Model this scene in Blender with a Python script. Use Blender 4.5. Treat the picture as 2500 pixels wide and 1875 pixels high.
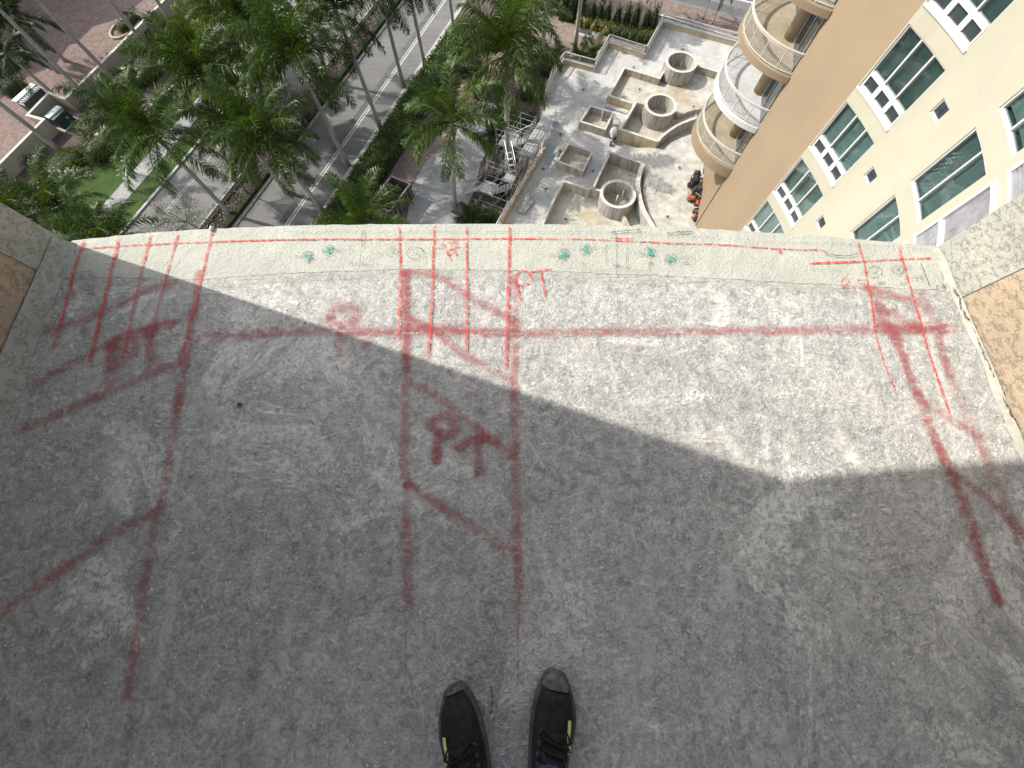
import bpy, bmesh, math, random
import numpy as np
from mathutils import Vector, Matrix, Euler
for o in list(bpy.data.objects): bpy.data.objects.remove(o)
random.seed(7); rng = np.random.default_rng(7)
S = bpy.context.scene; COL = S.collection
R = math.radians
# ---------------------------------------------------------------- camera
CAM_H = 1.25                                     # above the balcony floor (z = 0)
FPX, CX, CY, NADX, NADY = 950.0, 1250.0, 937.5, 1262.0, 1243.0
n_ = np.array([(NADX-CX)/FPX, (NADY-CY)/FPX, 1.0]); n_ /= np.linalg.norm(n_)
up_ = np.array([0, -1.0, 0]); y_ = up_-(up_@n_)*n_; y_ /= np.linalg.norm(y_)
x_ = np.cross(y_, -n_)
MC = np.array([x_, y_, -n_])                     # camera axes -> world
def ray(u, v): return MC @ np.array([(u-CX)/FPX, (v-CY)/FPX, 1.0])
def at(u, v, z):                                 # point of the photograph on the level z
    r = ray(u, v); t = (z-CAM_H)/r[2]
    return Vector((r[0]*t, r[1]*t, z))
def zat(u, v, P):                                # height of the photograph's point above plan point P
    r = ray(u, v); return CAM_H + r[2]*math.hypot(P[0], P[1])/math.hypot(r[0], r[1])
cam = bpy.data.cameras.new('camera'); co = bpy.data.objects.new('camera', cam); COL.objects.link(co)
cam.sensor_width = 36; cam.lens = FPX/2500*36; cam.clip_start = 0.02; cam.clip_end = 600
co.matrix_world = Matrix(((MC[0,0], -MC[0,1], -MC[0,2], 0), (MC[1,0], -MC[1,1], -MC[1,2], 0), (MC[2,0], -MC[2,1], -MC[2,2], CAM_H), (0,0,0,1)))
S.camera = co
# ---------------------------------------------------------------- light
SUN_EL, SUN_AZ = 40.0, -19.07                    # light travels towards azimuth SUN_AZ (from +X)
W = bpy.data.worlds.new('World'); S.world = W; W.use_nodes = True
nt = W.node_tree; sky = nt.nodes.new('ShaderNodeTexSky'); sky.sky_type = 'NISHITA'; sky.sun_disc = False
sd = (-math.cos(R(SUN_AZ)), -math.sin(R(SUN_AZ)))
sky.sun_elevation = R(SUN_EL); sky.sun_rotation = math.atan2(sd[0], sd[1]); sky.air_density = 1.0; sky.dust_density = 2.0
bg = nt.nodes['Background']; bg.inputs['Strength'].default_value = 0.15
hs = nt.nodes.new('ShaderNodeHueSaturation'); hs.inputs['Saturation'].default_value = .42     # hazy, whitish daylight
nt.links.new(sky.outputs[0], hs.inputs['Color']); nt.links.new(hs.outputs[0], bg.inputs[0])
sl = bpy.data.lights.new('sun', 'SUN'); sl.energy = 3.0; sl.angle = R(0.53); sl.color = (1.0, 0.955, 0.88)
so = bpy.data.objects.new('sun', sl); COL.objects.link(so)
dirv = Vector((math.cos(R(SUN_AZ))*math.cos(R(SUN_EL)), math.sin(R(SUN_AZ))*math.cos(R(SUN_EL)), -math.sin(R(SUN_EL))))
so.rotation_euler = dirv.to_track_quat('-Z', 'Y').to_euler(); so.location = (-30, 10, 30)
S.view_settings.view_transform = 'Standard'; S.view_settings.look = 'None'
S.view_settings.exposure = 1.0; S.view_settings.gamma = 1; S.view_settings.use_curve_mapping = False
S.render.engine = 'CYCLES'; S.cycles.max_bounces = 6; S.cycles.transparent_max_bounces = 16
S.cycles.diffuse_bounces = 4
# ---------------------------------------------------------------- levels
STREET = CAM_H-31.0; DECK = CAM_H-27.75; PLAZA = CAM_H-27.2
# crops of the photograph used as rulers: pixel of a crop -> pixel of the photograph
def k1(x, y): return (x*.3616, y*.3616)
def k2(x, y): return (500+x*.3616, y*.3616)
def k3(x, y): return (950+x*.3617, y*.3617)
def k4(x, y): return (1200+x*.3616, y*.3616)
def k5(x, y): return (1320+x*.18083, 80+y*.18083)
def k6(x, y): return (1260+x*.18083, 300+y*.18083)
def k7(x, y): return (1150+x*.229, 180+y*.229)
def ko(x, y): return (x*1.1302, y*1.1302)
# ---------------------------------------------------------------- helpers
def link(o, parent=None, mat=None):
    COL.objects.link(o)
    if parent is not None: o.parent = parent
    return o
def tag(o, label=None, cat=None, group=None, kind=None):
    if label: o['label'] = label
    if cat: o['category'] = cat
    if group: o['group'] = group
    if kind: o['kind'] = kind
    return o
def empty(name, loc=(0,0,0), rz=0):
    o = bpy.data.objects.new(name, None); o.location = loc; o.rotation_euler = (0,0,rz); o.empty_display_size = .2
    COL.objects.link(o); return o
class MB:
    def __init__(s): s.v = []; s.f = []; s.m = []; s.uv = None
    def add(s, vs, fs, mi=0):
        b = len(s.v); s.v += [tuple(p) for p in vs]; s.f += [tuple(i+b for i in f) for f in fs]; s.m += [mi]*len(fs)
    def box(s, c, d, rz=0, mi=0, rot=None):
        hx, hy, hz = d[0]/2, d[1]/2, d[2]/2
        vs = [Vector((x,y,z)) for z in (-hz,hz) for x,y in ((-hx,-hy),(hx,-hy),(hx,hy),(-hx,hy))]
        m = rot if rot is not None else Matrix.Rotation(rz, 3, 'Z')
        s.add([m@p+Vector(c) for p in vs], [(3,2,1,0),(4,5,6,7),(0,1,5,4),(1,2,6,5),(2,3,7,6),(3,0,4,7)], mi)
    def bar(s, a, b, w, h=None, mi=0):             # box from a to b
        a = Vector(a); b = Vector(b); d = b-a; L = d.length
        if L < 1e-6: return
        h = h or w
        q = d.to_track_quat('X', 'Z').to_matrix()
        s.box((a+b)/2, (L, w, h), mi=mi, rot=q)
    def tube(s, pts, r, n=8, mi=0, cap=True):
        pts = [Vector(p) for p in pts]; rs = r if isinstance(r, (list,tuple)) else [r]*len(pts)
        rings = []; vs = []
        up = None
        for i, p in enumerate(pts):
            t = (pts[min(i+1,len(pts)-1)]-pts[max(i-1,0)]).normalized()
            if up is None:
                up = Vector((0,0,1)) if abs(t.z) < .9 else Vector((1,0,0))
            u = (up - t*up.dot(t)).normalized(); up = u; w = t.cross(u)
            rings.append(len(vs))
            for k in range(n):
                a = 2*math.pi*k/n; vs.append(p+(u*math.cos(a)+w*math.sin(a))*rs[i])
        fs = []
        for i in range(len(pts)-1):
            for k in range(n):
                a = rings[i]+k; b = rings[i]+(k+1)%n; fs.append((a, b, b+n, a+n))
        if cap: fs.append(tuple(range(n-1,-1,-1))); fs.append(tuple(rings[-1]+k for k in range(n)))
        s.add(vs, fs, mi)
    def prism(s, poly, z0, z1, mi=0, bottom=True):
        n = len(poly); A = sum(poly[i][0]*poly[(i+1)%n][1]-poly[(i+1)%n][0]*poly[i][1] for i in range(n))
        if A < 0: poly = poly[::-1]
        vs = [(p[0],p[1],z0) for p in poly]+[(p[0],p[1],z1) for p in poly]
        fs = [tuple(range(n,2*n))]+([tuple(range(n-1,-1,-1))] if bottom else [])
        fs += [(i,(i+1)%n,(i+1)%n+n,i+n) for i in range(n)]
        s.add(vs, fs, mi)
    def ring(s, c, r0, r1, z0, z1, n=48, mi=0, a0=0, a1=2*math.pi):
        full = abs(a1-a0-2*math.pi) < 1e-6; m = n if full else n+1
        A = [a0+(a1-a0)*k/n for k in range(m)]; vs = []
        for (r,z) in ((r0,z0),(r1,z0),(r1,z1),(r0,z1)): vs += [(c[0]+r*math.cos(a), c[1]+r*math.sin(a), z) for a in A]
        fs = []
        for k in range(n):
            j = (k+1)%m
            for q in range(4):
                p = (q+1)%4; fs.append((q*m+k, q*m+j, p*m+j, p*m+k))
        if not full: fs += [(0,3*m,2*m,m), (m-1,2*m-1,3*m-1,4*m-1)]
        s.add(vs, fs, mi)
    def disc(s, c, r, z, n=24, mi=0): s.add([(c[0]+r*math.cos(2*math.pi*k/n), c[1]+r*math.sin(2*math.pi*k/n), z) for k in range(n)], [tuple(range(n))], mi)
    def build(s, name, mat, parent=None, smooth=False, bevel=0, loc=None):
        me = bpy.data.meshes.new(name); me.from_pydata([tuple(v) for v in s.v], [], s.f)
        mats = mat if isinstance(mat, (list,tuple)) else [mat]
        for m in mats: me.materials.append(m)
        if len(mats) > 1: me.polygons.foreach_set('material_index', s.m)
        if smooth: me.polygons.foreach_set('use_smooth', [True]*len(me.polygons))
        me.update()
        o = bpy.data.objects.new(name, me); link(o, parent)
        if loc: o.location = loc
        if bevel:
            b = o.modifiers.new('bevel', 'BEVEL'); b.width = bevel; b.segments = 2; b.limit_method = 'ANGLE'
        return o
def wallpath(mb, pts, th, z0, z1, closed=False, mi=0):   # thick wall along a polyline (mitred)
    P = [Vector((p[0],p[1])) for p in pts]; n = len(P); Lf = []; Rt = []
    for i in range(n):
        a = P[(i-1)%n] if (closed or i>0) else None; b = P[(i+1)%n] if (closed or i<n-1) else None
        d1 = (P[i]-a).normalized() if a is not None else (b-P[i]).normalized()
        d2 = (b-P[i]).normalized() if b is not None else d1
        n1 = Vector((-d1.y,d1.x)); n2 = Vector((-d2.y,d2.x)); m = (n1+n2).normalized(); k = th/2/max(.35, m.dot(n1))
        Lf.append(P[i]+m*k); Rt.append(P[i]-m*k)
    z0s = z0 if isinstance(z0,(list,tuple)) else [z0]*n; z1s = z1 if isinstance(z1,(list,tuple)) else [z1]*n
    vs = []
    for i in range(n): vs += [(*Rt[i],z0s[i]),(*Lf[i],z0s[i]),(*Lf[i],z1s[i]),(*Rt[i],z1s[i])]
    fs = []
    for i in range(n if closed else n-1):
        a = 4*i; b = 4*((i+1)%n)
        for q in range(4): fs.append((a+q, a+(q+1)%4, b+(q+1)%4, b+q))
    if not closed: fs += [(3,2,1,0), (4*n-4,4*n-3,4*n-2,4*n-1)]
    mb.add(vs, fs, mi)
def smooth_line(pts, k=8):
    P = [Vector(p) for p in pts]
    if len(P) < 3: return [P[0].lerp(P[-1], i/k) for i in range(k+1)]
    out = []
    for i in range(len(P)-1):
        p0 = P[max(i-1,0)]; p1 = P[i]; p2 = P[i+1]; p3 = P[min(i+2,len(P)-1)]
        for j in range(k):
            t = j/k; out.append(.5*((2*p1)+(p2-p0)*t+(2*p0-5*p1+4*p2-p3)*t*t+(3*p1-p0-3*p2+p3)*t**3))
    return out+[P[-1]]
# ---------------------------------------------------------------- materials
class NB:
    def __init__(s, name):
        s.m = bpy.data.materials.new(name); s.m.use_nodes = True; s.t = s.m.node_tree
        s.b = s.t.nodes['Principled BSDF']; s.out = s.t.nodes['Material Output']
        s.tc = s.t.nodes.new('ShaderNodeTexCoord'); s.co = s.tc.outputs['Object']
    def n(s, typ, **kw):
        x = s.t.nodes.new(typ)
        for k, v in kw.items(): setattr(x, k, v)
        return x
    def l(s, a, b): s.t.links.new(a, b)
    def world(s):
        g = s.n('ShaderNodeNewGeometry'); s.co = g.outputs['Position']; return s
    def map(s, scale=(1,1,1), rot=(0,0,0)):
        m = s.n('ShaderNodeMapping'); m.inputs['Scale'].default_value = scale; m.inputs['Rotation'].default_value = rot
        s.l(s.co, m.inputs[0]); return m.outputs[0]
    def noise(s, sc, det=6, rough=.6, vec=None, dist=0):
        x = s.n('ShaderNodeTexNoise'); x.inputs['Scale'].default_value = sc; x.inputs['Detail'].default_value = det
        x.inputs['Roughness'].default_value = rough; x.inputs['Distortion'].default_value = dist
        s.l(vec or s.co, x.inputs['Vector']); return x.outputs[0]
    def voro(s, sc, feat='F1', out=0, vec=None, rnd=1):
        x = s.n('ShaderNodeTexVoronoi'); x.feature = feat; x.inputs['Scale'].default_value = sc
        x.inputs['Randomness'].default_value = rnd
        s.l(vec or s.co, x.inputs['Vector']); return x.outputs[out]
    def ramp(s, fac, stops):
        x = s.n('ShaderNodeValToRGB'); e = x.color_ramp.elements
        while len(e) < len(stops): e.new(.5)
        for i, (p, c) in enumerate(stops):
            e[i].position = p; e[i].color = (*c, 1) if not isinstance(c, (int,float)) else (c,c,c,1)
        s.l(fac, x.inputs[0]); return x.outputs[0]
    def mix(s, fac, a, b, mode='MIX'):
        x = s.n('ShaderNodeMixRGB'); x.blend_type = mode
        for i, v in ((0,fac),(1,a),(2,b)):
            if isinstance(v, (int,float)): x.inputs[i].default_value = v if i == 0 else (v,v,v,1)
            elif isinstance(v, tuple): x.inputs[i].default_value = (*v,1)
            else: s.l(v, x.inputs[i])
        return x.outputs[0]
    def math(s, op, a, b=0, c=None):
        x = s.n('ShaderNodeMath'); x.operation = op
        for i, v in ((0,a),(1,b)) + (((2,c),) if c is not None else ()):
            if isinstance(v, (int,float)): x.inputs[i].default_value = v
            else: s.l(v, x.inputs[i])
        return x.outputs[0]
    def bump(s, h, st=.5, dist=.01):
        x = s.n('ShaderNodeBump'); x.inputs['Strength'].default_value = st; x.inputs['Distance'].default_value = dist
        s.l(h, x.inputs['Height'])
        if s.b.inputs['Normal'].is_linked: s.l(s.b.inputs['Normal'].links[0].from_socket, x.inputs['Normal'])
        s.l(x.outputs[0], s.b.inputs['Normal']); return s
    def col(s, c):
        if isinstance(c, tuple): s.b.inputs['Base Color'].default_value = (*c,1)
        else: s.l(c, s.b.inputs['Base Color'])
        return s
    def rough(s, r, spec=.5, metal=0):
        if isinstance(r, (int,float)): s.b.inputs['Roughness'].default_value = r
        else: s.l(r, s.b.inputs['Roughness'])
        s.b.inputs['Specular IOR Level'].default_value = spec; s.b.inputs['Metallic'].default_value = metal; return s
def simple(name, c, rough=.6, var=.25, sc=6, bump=0, bsc=40, spec=.4, metal=0, bd=.01, world=True):
    k = NB(name)
    if world: k.world()
    f = k.noise(sc, 5); lo = tuple(x*(1-var) for x in c); hi = tuple(min(1,x*(1+var)) for x in c)
    k.col(k.ramp(f, [(.3,lo),(.7,hi)])); k.rough(rough, spec, metal)
    if bump: k.bump(k.noise(bsc, 4), bump, bd)
    return k.m
M = {}
def mk_floor():
    k = NB('worn_grey_concrete').world()
    big = k.noise(1.2, 6, .66); mid = k.noise(6.5, 6, .7, None, .5); fine = k.noise(30, 6, .78, None, 1.0); grit = k.noise(120, 3, .7)
    base = k.ramp(k.mix(.45, big, mid), [(.32,(.285,.283,.275)),(.5,(.40,.392,.368)),(.68,(.55,.533,.49))])
    base = k.mix(.85, base, k.ramp(fine, [(.33,.5),(.5,.98),(.64,1.42)]), 'MULTIPLY')
    base = k.mix(.7, base, k.ramp(grit, [(.32,.62),(.5,1.0),(.68,1.32)]), 'MULTIPLY')
    scr = None
    for i, (a, sx, sy, t0) in enumerate(((35,7,55,.63),(-28,9,70,.64),(80,6,50,.64),(8,8,60,.63),(55,14,100,.62),(-62,12,90,.63))):
        v = k.map((1,1,1), (0,0,R(a))); mm = k.n('ShaderNodeMapping'); mm.inputs['Scale'].default_value = (sx,sy,1); mm.inputs['Location'].default_value = (i*7.3,i*3.1,0)
        k.l(v, mm.inputs[0]); s_ = k.noise(1, 4, .62, mm.outputs[0], .5)
        g = k.math('MULTIPLY', k.ramp(s_, [(t0,0),(t0+.05,1)]), k.ramp(k.noise(2.3+i, 5, .72), [(.51,0),(.60,1)]))
        scr = g if scr is None else k.math('MAXIMUM', scr, g)
    base = k.mix(k.math('MULTIPLY', scr, .5), base, (.74,.73,.69))
    smear = k.math('MULTIPLY', k.ramp(k.noise(1, 5, .66, k.map((9,1.6,1), (0,0,R(4))), .5), [(.55,0),(.68,1)]), k.ramp(k.noise(26, 5, .75), [(.36,0),(.6,1)]))
    base = k.mix(k.math('MULTIPLY', smear, .5), base, (.70,.69,.65))
    patch = k.math('MULTIPLY', k.ramp(k.noise(2.0, 8, .76, None, .7), [(.55,0),(.59,1)]), k.ramp(k.noise(58, 5, .75, None, .8), [(.38,0),(.52,1)]))
    base = k.mix(k.math('MULTIPLY', patch, .85), base, (.80,.785,.73))
    dab = k.math('MULTIPLY', k.ramp(k.noise(38, 3, .62, k.map((1,1.6,1), (0,0,R(25))), 1.4), [(.55,0),(.62,1)]), k.ramp(k.noise(1.5, 6, .74, None, .6), [(.42,0),(.60,1)]))
    base = k.mix(k.math('MULTIPLY', dab, .66), base, (.76,.745,.70))
    dark = k.math('MULTIPLY', k.ramp(k.noise(33, 4, .7, k.map((1.5,1,1), (0,0,R(-20))), 1.2), [(.56,0),(.64,1)]), k.ramp(k.noise(2.7, 5, .7), [(.50,0),(.64,1)]))
    base = k.mix(k.math('MULTIPLY', dark, .5), base, (.12,.122,.125))
    fl = k.math('MULTIPLY', k.ramp(k.voro(42), [(.10,1),(.19,0)]), k.ramp(k.noise(9, 4, .7), [(.50,0),(.57,1)]))
    base = k.mix(k.math('MULTIPLY', fl, .85), base, (.80,.785,.74))
    pits = k.math('MULTIPLY', k.ramp(k.voro(33), [(.08,1),(.14,0)]), k.ramp(k.noise(7, 4, .7), [(.58,0),(.64,1)]))
    base = k.mix(k.math('MULTIPLY', pits, .75), base, (.06,.06,.06))
    k.col(base).rough(.86, .25)
    k.bump(k.noise(16, 7, .7), .6, .02); k.bump(k.noise(75, 5, .75), .5, .006)
    k.bump(scr, .4, .004); k.bump(k.math('ADD', patch, k.math('ADD', fl, dab)), .6, .005)
    return k.m
M['floor'] = mk_floor()
def mk_strip():
    k = NB('pale_green_coating').world()
    b = k.ramp(k.noise(7, 6, .65), [(.3,(.385,.387,.335)),(.6,(.45,.45,.39)),(.8,(.52,.515,.455))])
    b = k.mix(k.ramp(k.noise(190, 4, .7), [(.3,.55),(.45,0)]), b, (.26,.26,.22))
    wr = k.noise(1, 4, .65, k.map((22,150,1)), .4)
    b = k.mix(k.math('MULTIPLY', k.ramp(wr, [(.60,0),(.7,.7)]), k.ramp(k.noise(6,3), [(.45,0),(.6,1)])), b, (.62,.61,.53))
    k.col(b).rough(.85, .25); k.bump(k.noise(95, 5, .7), .75, .006); k.bump(k.noise(16, 5, .6), .5, .012)
    return k.m
M['strip'] = mk_strip()
def mk_stucco(name, c, sc=1.0, cr=.42):
    k = NB(name).world()
    b = k.ramp(k.noise(5, 5, .6), [(.3,tuple(x*.86 for x in c)),(.7,tuple(min(1,x*1.1) for x in c))])
    v = k.noise(34*sc, 6, .66, k.map((1,.8,1.25)), .2)
    knock = k.ramp(v, [(.40,0),(.47,.75),(.60,1)])
    lip = k.math('MULTIPLY', k.ramp(v, [(.41,0),(.43,1),(.45,0)]), k.ramp(k.noise(12, 5, .75), [(.54,0),(.64,1)]))
    b = k.mix(k.math('MULTIPLY', lip, cr), b, tuple(x*.45 for x in c))
    b = k.mix(k.ramp(k.noise(60,5,.7), [(.3,.3),(.5,0)]), b, tuple(x*.75 for x in c))
    k.col(b).rough(.88, .2); k.bump(knock, .75, .006); k.bump(k.noise(120, 4, .7), .5, .003)
    return k.m
M['tan_stucco'] = mk_stucco('tan_knockdown_stucco', (.385,.305,.215))
M['grey_stucco'] = mk_stucco('grey_green_stucco', (.36,.36,.31), 1.25)
def mk_paint(name, c, soft, dense):
    k = NB(name).world(); uv = k.tc.outputs['UV']
    sx = k.n('ShaderNodeSeparateXYZ'); k.l(uv, sx.inputs[0])
    u = k.math('ABSOLUTE', k.math('SUBTRACT', k.math('MULTIPLY', sx.outputs[0], 2), 1))
    if soft:
        e = k.ramp(k.math('ADD', u, k.math('MULTIPLY', k.math('SUBTRACT', k.noise(22,5,.7), .5), .9)), [(0,1),(.38,.85),(.72,.3),(1,0)])
        g = k.ramp(k.noise(60, 6, .8), [(.36,.12),(.56,1)])
        w = k.ramp(k.noise(5, 5, .7), [(.32,.3),(.66,1)])
        sc = k.ramp(k.noise(1, 3, .6, k.map((9,80,1), (0,0,R(30))), .5), [(.57,1),(.63,.2)])
        a = k.math('MULTIPLY', k.math('MULTIPLY', e, g), k.math('MULTIPLY', w, sc))
    else:
        e = k.ramp(k.math('ADD', u, k.math('MULTIPLY', k.math('SUBTRACT', k.noise(60,3), .5), 1.3)), [(.45,1),(.95,0)])
        g = k.ramp(k.noise(105, 5, .75), [(.42,.05),(.54,1)])
        a = k.math('MULTIPLY', e, g)
    # the stroke's own ends fade out along its length
    v = sx.outputs[1]
    en = k.ramp(v, [(0,0),(.03,1),(.965,1),(1,0)])
    a = k.math('MULTIPLY', k.math('MULTIPLY', a, en), dense)
    k.col(k.ramp(k.noise(30, 4), [(.3,tuple(x*.8 for x in c)),(.7,c)])).rough(.75, .3)
    k.bump(k.noise(150, 4, .7), .4, .003)
    tr = k.n('ShaderNodeBsdfTransparent'); mx = k.n('ShaderNodeMixShader')
    k.l(a, mx.inputs[0]); k.l(tr.outputs[0], mx.inputs[1]); k.l(k.b.outputs[0], mx.inputs[2]); k.l(mx.outputs[0], k.out.inputs[0])
    return k.m
M['spray'] = mk_paint('red_spray_paint', (.45,.105,.112), True, .74)
M['spray_faint'] = mk_paint('faint_red_spray_paint', (.46,.14,.15), True, .45)
M['crayon'] = mk_paint('red_marking_crayon', (.72,.075,.06), False, .92)
M['pencil'] = mk_paint('dark_pencil', (.07,.07,.065), False, .75)
M['pencil_faint'] = mk_paint('faint_pencil', (.12,.12,.11), False, .5)
M['teal'] = mk_paint('teal_paint', (.06,.36,.28), False, .95)
M['crackm'] = mk_paint('dark_crack', (.05,.05,.045), False, .9)
M['plasterm'] = mk_paint('pale_plaster_smear', (.82,.80,.74), True, 1.0)
M['coatm'] = mk_paint('pale_coating_smear', (.60,.595,.53), True, .9)
def mk_deck(name, cols, stain=None, sc=1.0):
    k = NB(name).world()
    b = k.ramp(k.noise(.55*sc, 6, .62), [(.32,cols[0]),(.5,cols[1]),(.68,cols[2])])
    b = k.mix(.55, b, k.ramp(k.noise(3.2*sc, 6, .7, None, .5), [(.3,.66),(.55,1),(.75,1.18)]), 'MULTIPLY')
    b = k.mix(.35, b, k.ramp(k.noise(22, 4, .7), [(.3,.7),(.7,1.15)]), 'MULTIPLY')
    if stain:
        b = k.mix(k.math('MULTIPLY', k.ramp(k.noise(.42, 5, .65), [(.5,0),(.68,1)]), .75), b, stain)
        b = k.mix(k.math('MULTIPLY', k.ramp(k.noise(1.1, 6, .7), [(.58,0),(.7,1)]), .55), b, tuple(x*.45 for x in stain))
    k.col(b).rough(.9, .2); k.bump(k.noise(7, 5, .65), .3, .03)
    return k.m
M['deck'] = mk_deck('pale_deck_concrete', [(.36,.355,.335),(.44,.432,.402),(.52,.507,.468)])
M['plaza'] = mk_deck('blotchy_plaza_concrete', [(.31,.292,.252),(.42,.40,.352),(.55,.532,.485)], None, 2.2)
M['planter_floor'] = mk_deck('stained_planter_floor', [(.34,.315,.26),(.44,.415,.35),(.52,.495,.425)], (.31,.225,.115), 1.6)
def mk_streak(name, c, d, sc=1.0):
    k = NB(name).world()
    v = k.noise(1, 5, .65, k.map((3.2*sc,3.2*sc,.55)), .3)
    b = k.ramp(v, [(.38,d),(.52,c),(.75,tuple(min(1,x*1.15) for x in c))])
    b = k.mix(k.ramp(k.noise(1.3, 5, .7), [(.52,0),(.72,.6)]), b, d)
    b = k.mix(.4, b, k.ramp(k.noise(14, 5, .7), [(.3,.6),(.7,1.15)]), 'MULTIPLY')
    k.col(b).rough(.9, .2); k.bump(k.noise(9, 5, .65), .4, .03)
    return k.m
M['planter'] = mk_streak('weathered_planter_concrete', (.40,.365,.30), (.27,.22,.155))
M['planter_yellow'] = mk_streak('weathered_yellow_paint', (.50,.42,.26), (.35,.285,.185), .6)
M['cyl'] = mk_streak('board_marked_concrete', (.40,.38,.33), (.24,.22,.185), 1.6)
M['topping'] = mk_deck('bleached_wall_top', [(.42,.405,.36),(.49,.475,.43),(.56,.545,.50)], None, 3)
M['yellow_wall'] = mk_deck('pale_yellow_paint', [(.40,.345,.225),(.47,.41,.275),(.52,.46,.32)])
M['brown_wall'] = mk_deck('stripped_brown_wall', [(.30,.22,.15),(.40,.30,.20),(.48,.38,.27)], None, 3)
def mk_tower(name, c):
    k = NB(name).world()
    b = k.ramp(k.noise(.35, 5, .6), [(.35,tuple(x*.95 for x in c)),(.65,tuple(min(1,x*1.04) for x in c))])
    b = k.mix(k.ramp(k.noise(1, 4, .6, k.map((.9,.9,.12))), [(.48,0),(.75,.26)]), b, tuple(x*.75 for x in c))
    k.col(b).rough(.85, .2); k.bump(k.noise(11, 5, .7), .35, .02)
    return k.m
M['tan'] = mk_tower('tan_tower_paint', (.232,.176,.115)); M['cream'] = mk_tower('cream_tower_paint', (.352,.331,.258))
M['white'] = simple('white_painted_metal', (.46,.46,.445), .45, .06)
M['railtan'] = simple('cream_painted_metal', (.46,.44,.385), .5, .06)
M['whiteslab'] = mk_deck('primed_white_balcony', [(.43,.43,.42),(.47,.47,.46),(.51,.51,.50)])
M['tanslab'] = mk_deck('tan_balcony_concrete', [(.27,.225,.155),(.32,.27,.188),(.37,.315,.225)], None, 2)
M['blind'] = None
def mk_glass():
    k = NB('green_tinted_glass')
    tr = k.n('ShaderNodeBsdfTransparent'); tr.inputs[0].default_value = (.66,.74,.735,1)
    gl = k.n('ShaderNodeBsdfGlossy'); gl.inputs['Roughness'].default_value = .02; gl.inputs[0].default_value = (.85,.95,.93,1)
    fr = k.n('ShaderNodeFresnel'); fr.inputs[0].default_value = 1.55
    mx = k.n('ShaderNodeMixShader'); k.l(k.math('MULTIPLY', fr.outputs[0], .22), mx.inputs[0]); k.l(tr.outputs[0], mx.inputs[1]); k.l(gl.outputs[0], mx.inputs[2])
    k.l(mx.outputs[0], k.out.inputs[0]); return k.m
M['glass'] = mk_glass()
M['darkglass'] = simple('dark_glass', (.035,.045,.05), .08, .2, spec=.6)
M['blindm'] = simple('pale_vertical_blind', (.40,.44,.43), .7, .06)
M['curtain'] = simple('pale_curtain', (.36,.40,.39), .8, .2, 3)
M['room'] = simple('dim_room', (.17,.22,.205), .8, .2)
M['screen'] = simple('grey_screen_mesh', (.20,.20,.21), .7, .3, 3)
M['asphalt'] = None
def mk_road():
    k = NB('grey_asphalt').world()
    b = k.ramp(k.noise(.25, 5, .6), [(.3,(.135,.132,.127)),(.7,(.185,.181,.172))])
    v = k.noise(1, 4, .6, k.map((.12,1.6,1), (0,0,R(-68))))
    b = k.mix(.5, b, k.ramp(v, [(.35,.78),(.65,1.15)]), 'MULTIPLY')
    b = k.mix(.3, b, k.ramp(k.noise(20, 4, .7), [(.3,.75),(.7,1.2)]), 'MULTIPLY')
    k.col(b).rough(.9, .25); k.bump(k.noise(60, 3), .3, .01); return k.m
M['road'] = mk_road()
M['tar'] = simple('dark_tar_band', (.10,.10,.10), .85, .3, 2)
M['roadpaint'] = simple('worn_white_road_paint', (.46,.46,.44), .7, .3, 4)
M['kerb'] = simple('pale_kerb_concrete', (.36,.355,.33), .9, .25, 3)
M['walk'] = mk_deck('sidewalk_concrete', [(.25,.25,.245),(.30,.30,.293),(.35,.35,.34)])
def mk_lawn():
    k = NB('mown_lawn').world()
    b = k.ramp(k.noise(.6, 5, .65), [(.3,(.036,.066,.014)),(.6,(.056,.096,.02)),(.8,(.078,.12,.028))])
    b = k.mix(.7, b, k.ramp(k.noise(14, 5, .75), [(.3,.45),(.7,1.4)]), 'MULTIPLY')
    k.col(b).rough(.9, .15); k.bump(k.noise(18, 5, .75), 1, .08); return k.m
M['lawn'] = mk_lawn()
def mk_mulch(name, c):
    k = NB(name).world()
    b = k.mix(.8, k.ramp(k.noise(1.2, 5, .65), [(.3,tuple(x*.6 for x in c)),(.7,c)]), k.ramp(k.noise(9, 6, .8), [(.32,.3),(.7,1.7)]), 'MULTIPLY')
    k.col(b).rough(.95, .1); k.bump(k.noise(8, 6, .8), 1, .12); return k.m
M['mulch'] = mk_mulch('dark_mulch', (.14,.115,.10)); M['median'] = mk_mulch('purple_brown_groundcover', (.16,.125,.115))
def mk_pavers(name, c1, c2):
    k = NB(name).world()
    br = k.n('ShaderNodeTexBrick'); br.inputs['Scale'].default_value = 1; k.l(k.map((1,1,1),(0,0,R(-23))), br.inputs[0])
    br.inputs['Brick Width'].default_value = .34; br.inputs['Row Height'].default_value = .17; br.inputs['Mortar Size'].default_value = .012
    br.inputs['Color1'].default_value = (*c1,1); br.inputs['Color2'].default_value = (*c2,1); br.inputs['Mortar'].default_value = (*(x*.55 for x in c1),1)
    b = k.mix(.55, br.outputs[0], k.ramp(k.noise(1.5, 6, .7), [(.3,.62),(.7,1.25)]), 'MULTIPLY')
    b = k.mix(.45, b, k.ramp(k.voro(4, 'F1', 1), [(.2,.6),(.8,1.3)]), 'MULTIPLY')
    k.col(b).rough(.9, .2); k.bump(br.outputs[1], .4, -.01); return k.m
M['pavers'] = mk_pavers('pink_brown_pavers', (.235,.172,.145), (.185,.136,.115))
M['pavers2'] = mk_pavers('dusty_pavers', (.27,.215,.175), (.22,.175,.145))
M['boundary'] = mk_deck('beige_boundary_wall', [(.32,.275,.205),(.37,.32,.24),(.42,.37,.28)])
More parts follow.
